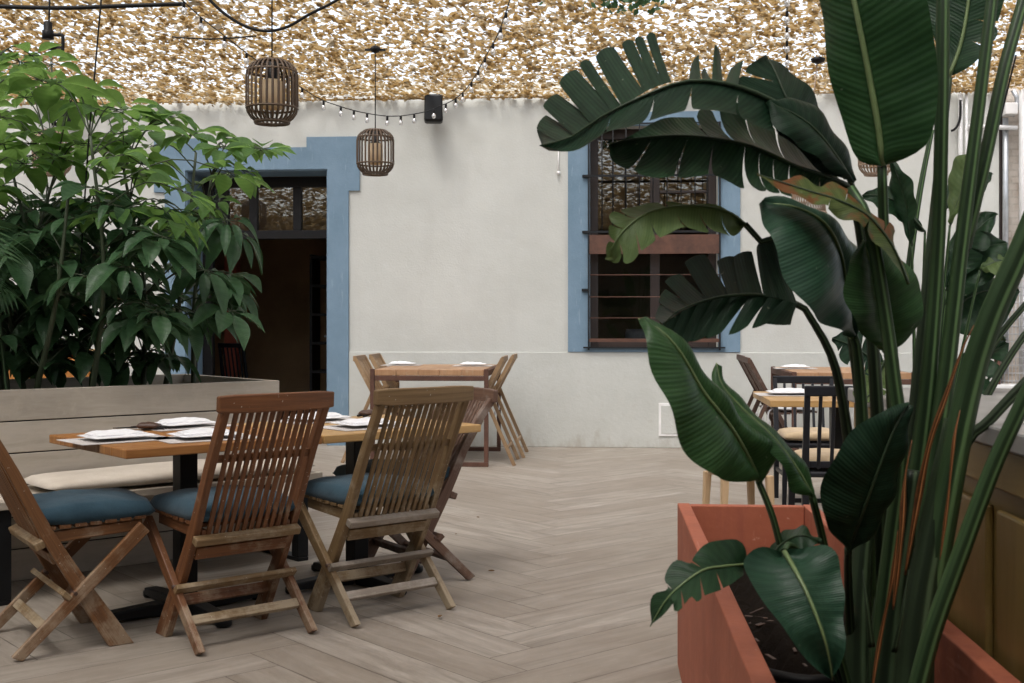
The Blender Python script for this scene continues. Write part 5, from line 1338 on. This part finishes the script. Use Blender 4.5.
# palm at lower left
pm = thing('palm_plant', 'dark feathery palm with long narrow leaflets at the left of the pale planter', 'palm', pl0 + U * 1.35 + V * .35 + Vector((0, 0, .75)), 0, world=True)
pr = random.Random(5)
fronds = MB(); rach = MB()
for k in range(11):
    b = pl0 + U * pr.uniform(1.2, 1.7) + V * pr.uniform(.15, .55); b.z = .76
    an = pr.uniform(0, 6.28); reach = pr.uniform(.3, .75); hz = pr.uniform(.45, .95)
    e = Vector((math.cos(an), math.sin(an) * .6 - .15, 0))
    pts = spline([b, b + e * reach * .25 + UP * hz * .65, b + e * reach * .7 + UP * hz, b + e * reach * 1.2 + UP * hz * .82], 26)
    rach.tube(pts, [.007 - .005 * i / 25 for i in range(26)], 5)
    for i in range(9, 26):
        d = (pts[min(25, i + 1)] - pts[i - 1]).normalized(); sd = d.cross(UP).normalized()
        for s_ in (-1, 1):
            l = .30 * math.sin(math.pi * (i - 6) / 22) * pr.uniform(.8, 1.1); w = .014
            q0 = pts[i]; dr = (sd * s_ * .8 + d * .75 + UP * .25).normalized()
            rows = []
            for j in range(6):
                t_ = j / 5; c = q0 + dr * l * t_ - UP * l * .55 * t_ * t_; ww = w * (1 - t_ ** 2) * (.4 + .6 * min(1, t_ * 5))
                rows.append([c - d * ww, c + UP * ww * .2, c + d * ww])
            fronds.grid(rows, [[(.5, j / 5)] * 3 for j in range(6)], pr.random())
fronds.build('frond', M['palm'], pm); rach.build('stem', M['stem'], pm)

# ------------------------------------------------------------------ camera, light, world
cam = bpy.data.cameras.new('camera'); co_ = bpy.data.objects.new('camera', cam); C.objects.link(co_)
co_.location = (0, 0, CAM_H); co_.rotation_euler = (R(90), 0, 0)
cam.sensor_width = 36; cam.lens = 36 * F / 1024; cam.shift_y = -(341.5 - HY) / 1024; cam.clip_end = 600; cam.clip_start = .05
cam.dof.use_dof = True; cam.dof.focus_distance = 5.6; cam.dof.aperture_fstop = 11
bpy.context.scene.camera = co_
sc = bpy.context.scene
w = bpy.data.worlds.new('World'); sc.world = w; w.use_nodes = True
nt = w.node_tree; nt.nodes.clear()
SUN_EL, SUN_AZ = R(62), R(205)
sky = nt.nodes.new('ShaderNodeTexSky'); sky.sky_type = 'NISHITA'; sky.sun_disc = False; sky.sun_elevation = SUN_EL; sky.sun_rotation = SUN_AZ
sky.dust_density = 4; sky.air_density = 1.0; sky.ozone_density = 1
hs_ = nt.nodes.new('ShaderNodeHueSaturation'); hs_.inputs['Saturation'].default_value = .5
bg = nt.nodes.new('ShaderNodeBackground'); bg.inputs[1].default_value = .15
ow = nt.nodes.new('ShaderNodeOutputWorld')
nt.links.new(sky.outputs[0], hs_.inputs['Color']); nt.links.new(hs_.outputs[0], bg.inputs[0]); nt.links.new(bg.outputs[0], ow.inputs[0])
sl = bpy.data.lights.new('sun', 'SUN'); sl.energy = .8; sl.angle = R(20); sl.color = (1, .985, .97)
so = bpy.data.objects.new('sun', sl); C.objects.link(so)
# sky sun_rotation is measured clockwise from +Y
dv = Vector((math.sin(SUN_AZ) * math.cos(SUN_EL), math.cos(SUN_AZ) * math.cos(SUN_EL), math.sin(SUN_EL)))
so.rotation_euler = dv.to_track_quat('Z', 'Y').to_euler(); so.location = (0, 0, 12)
sc.view_settings.view_transform = 'Standard'; sc.view_settings.look = 'None'; sc.view_settings.exposure = 1.64; sc.view_settings.gamma = 1
for o in list(bpy.data.objects):
    if '_world' in o: del o['_world']
sc.cycles.use_denoising = True
sc.cycles.max_bounces = 10; sc.cycles.diffuse_bounces = 5; sc.cycles.transparent_max_bounces = 12
sc.cycles.sample_clamp_indirect = 8
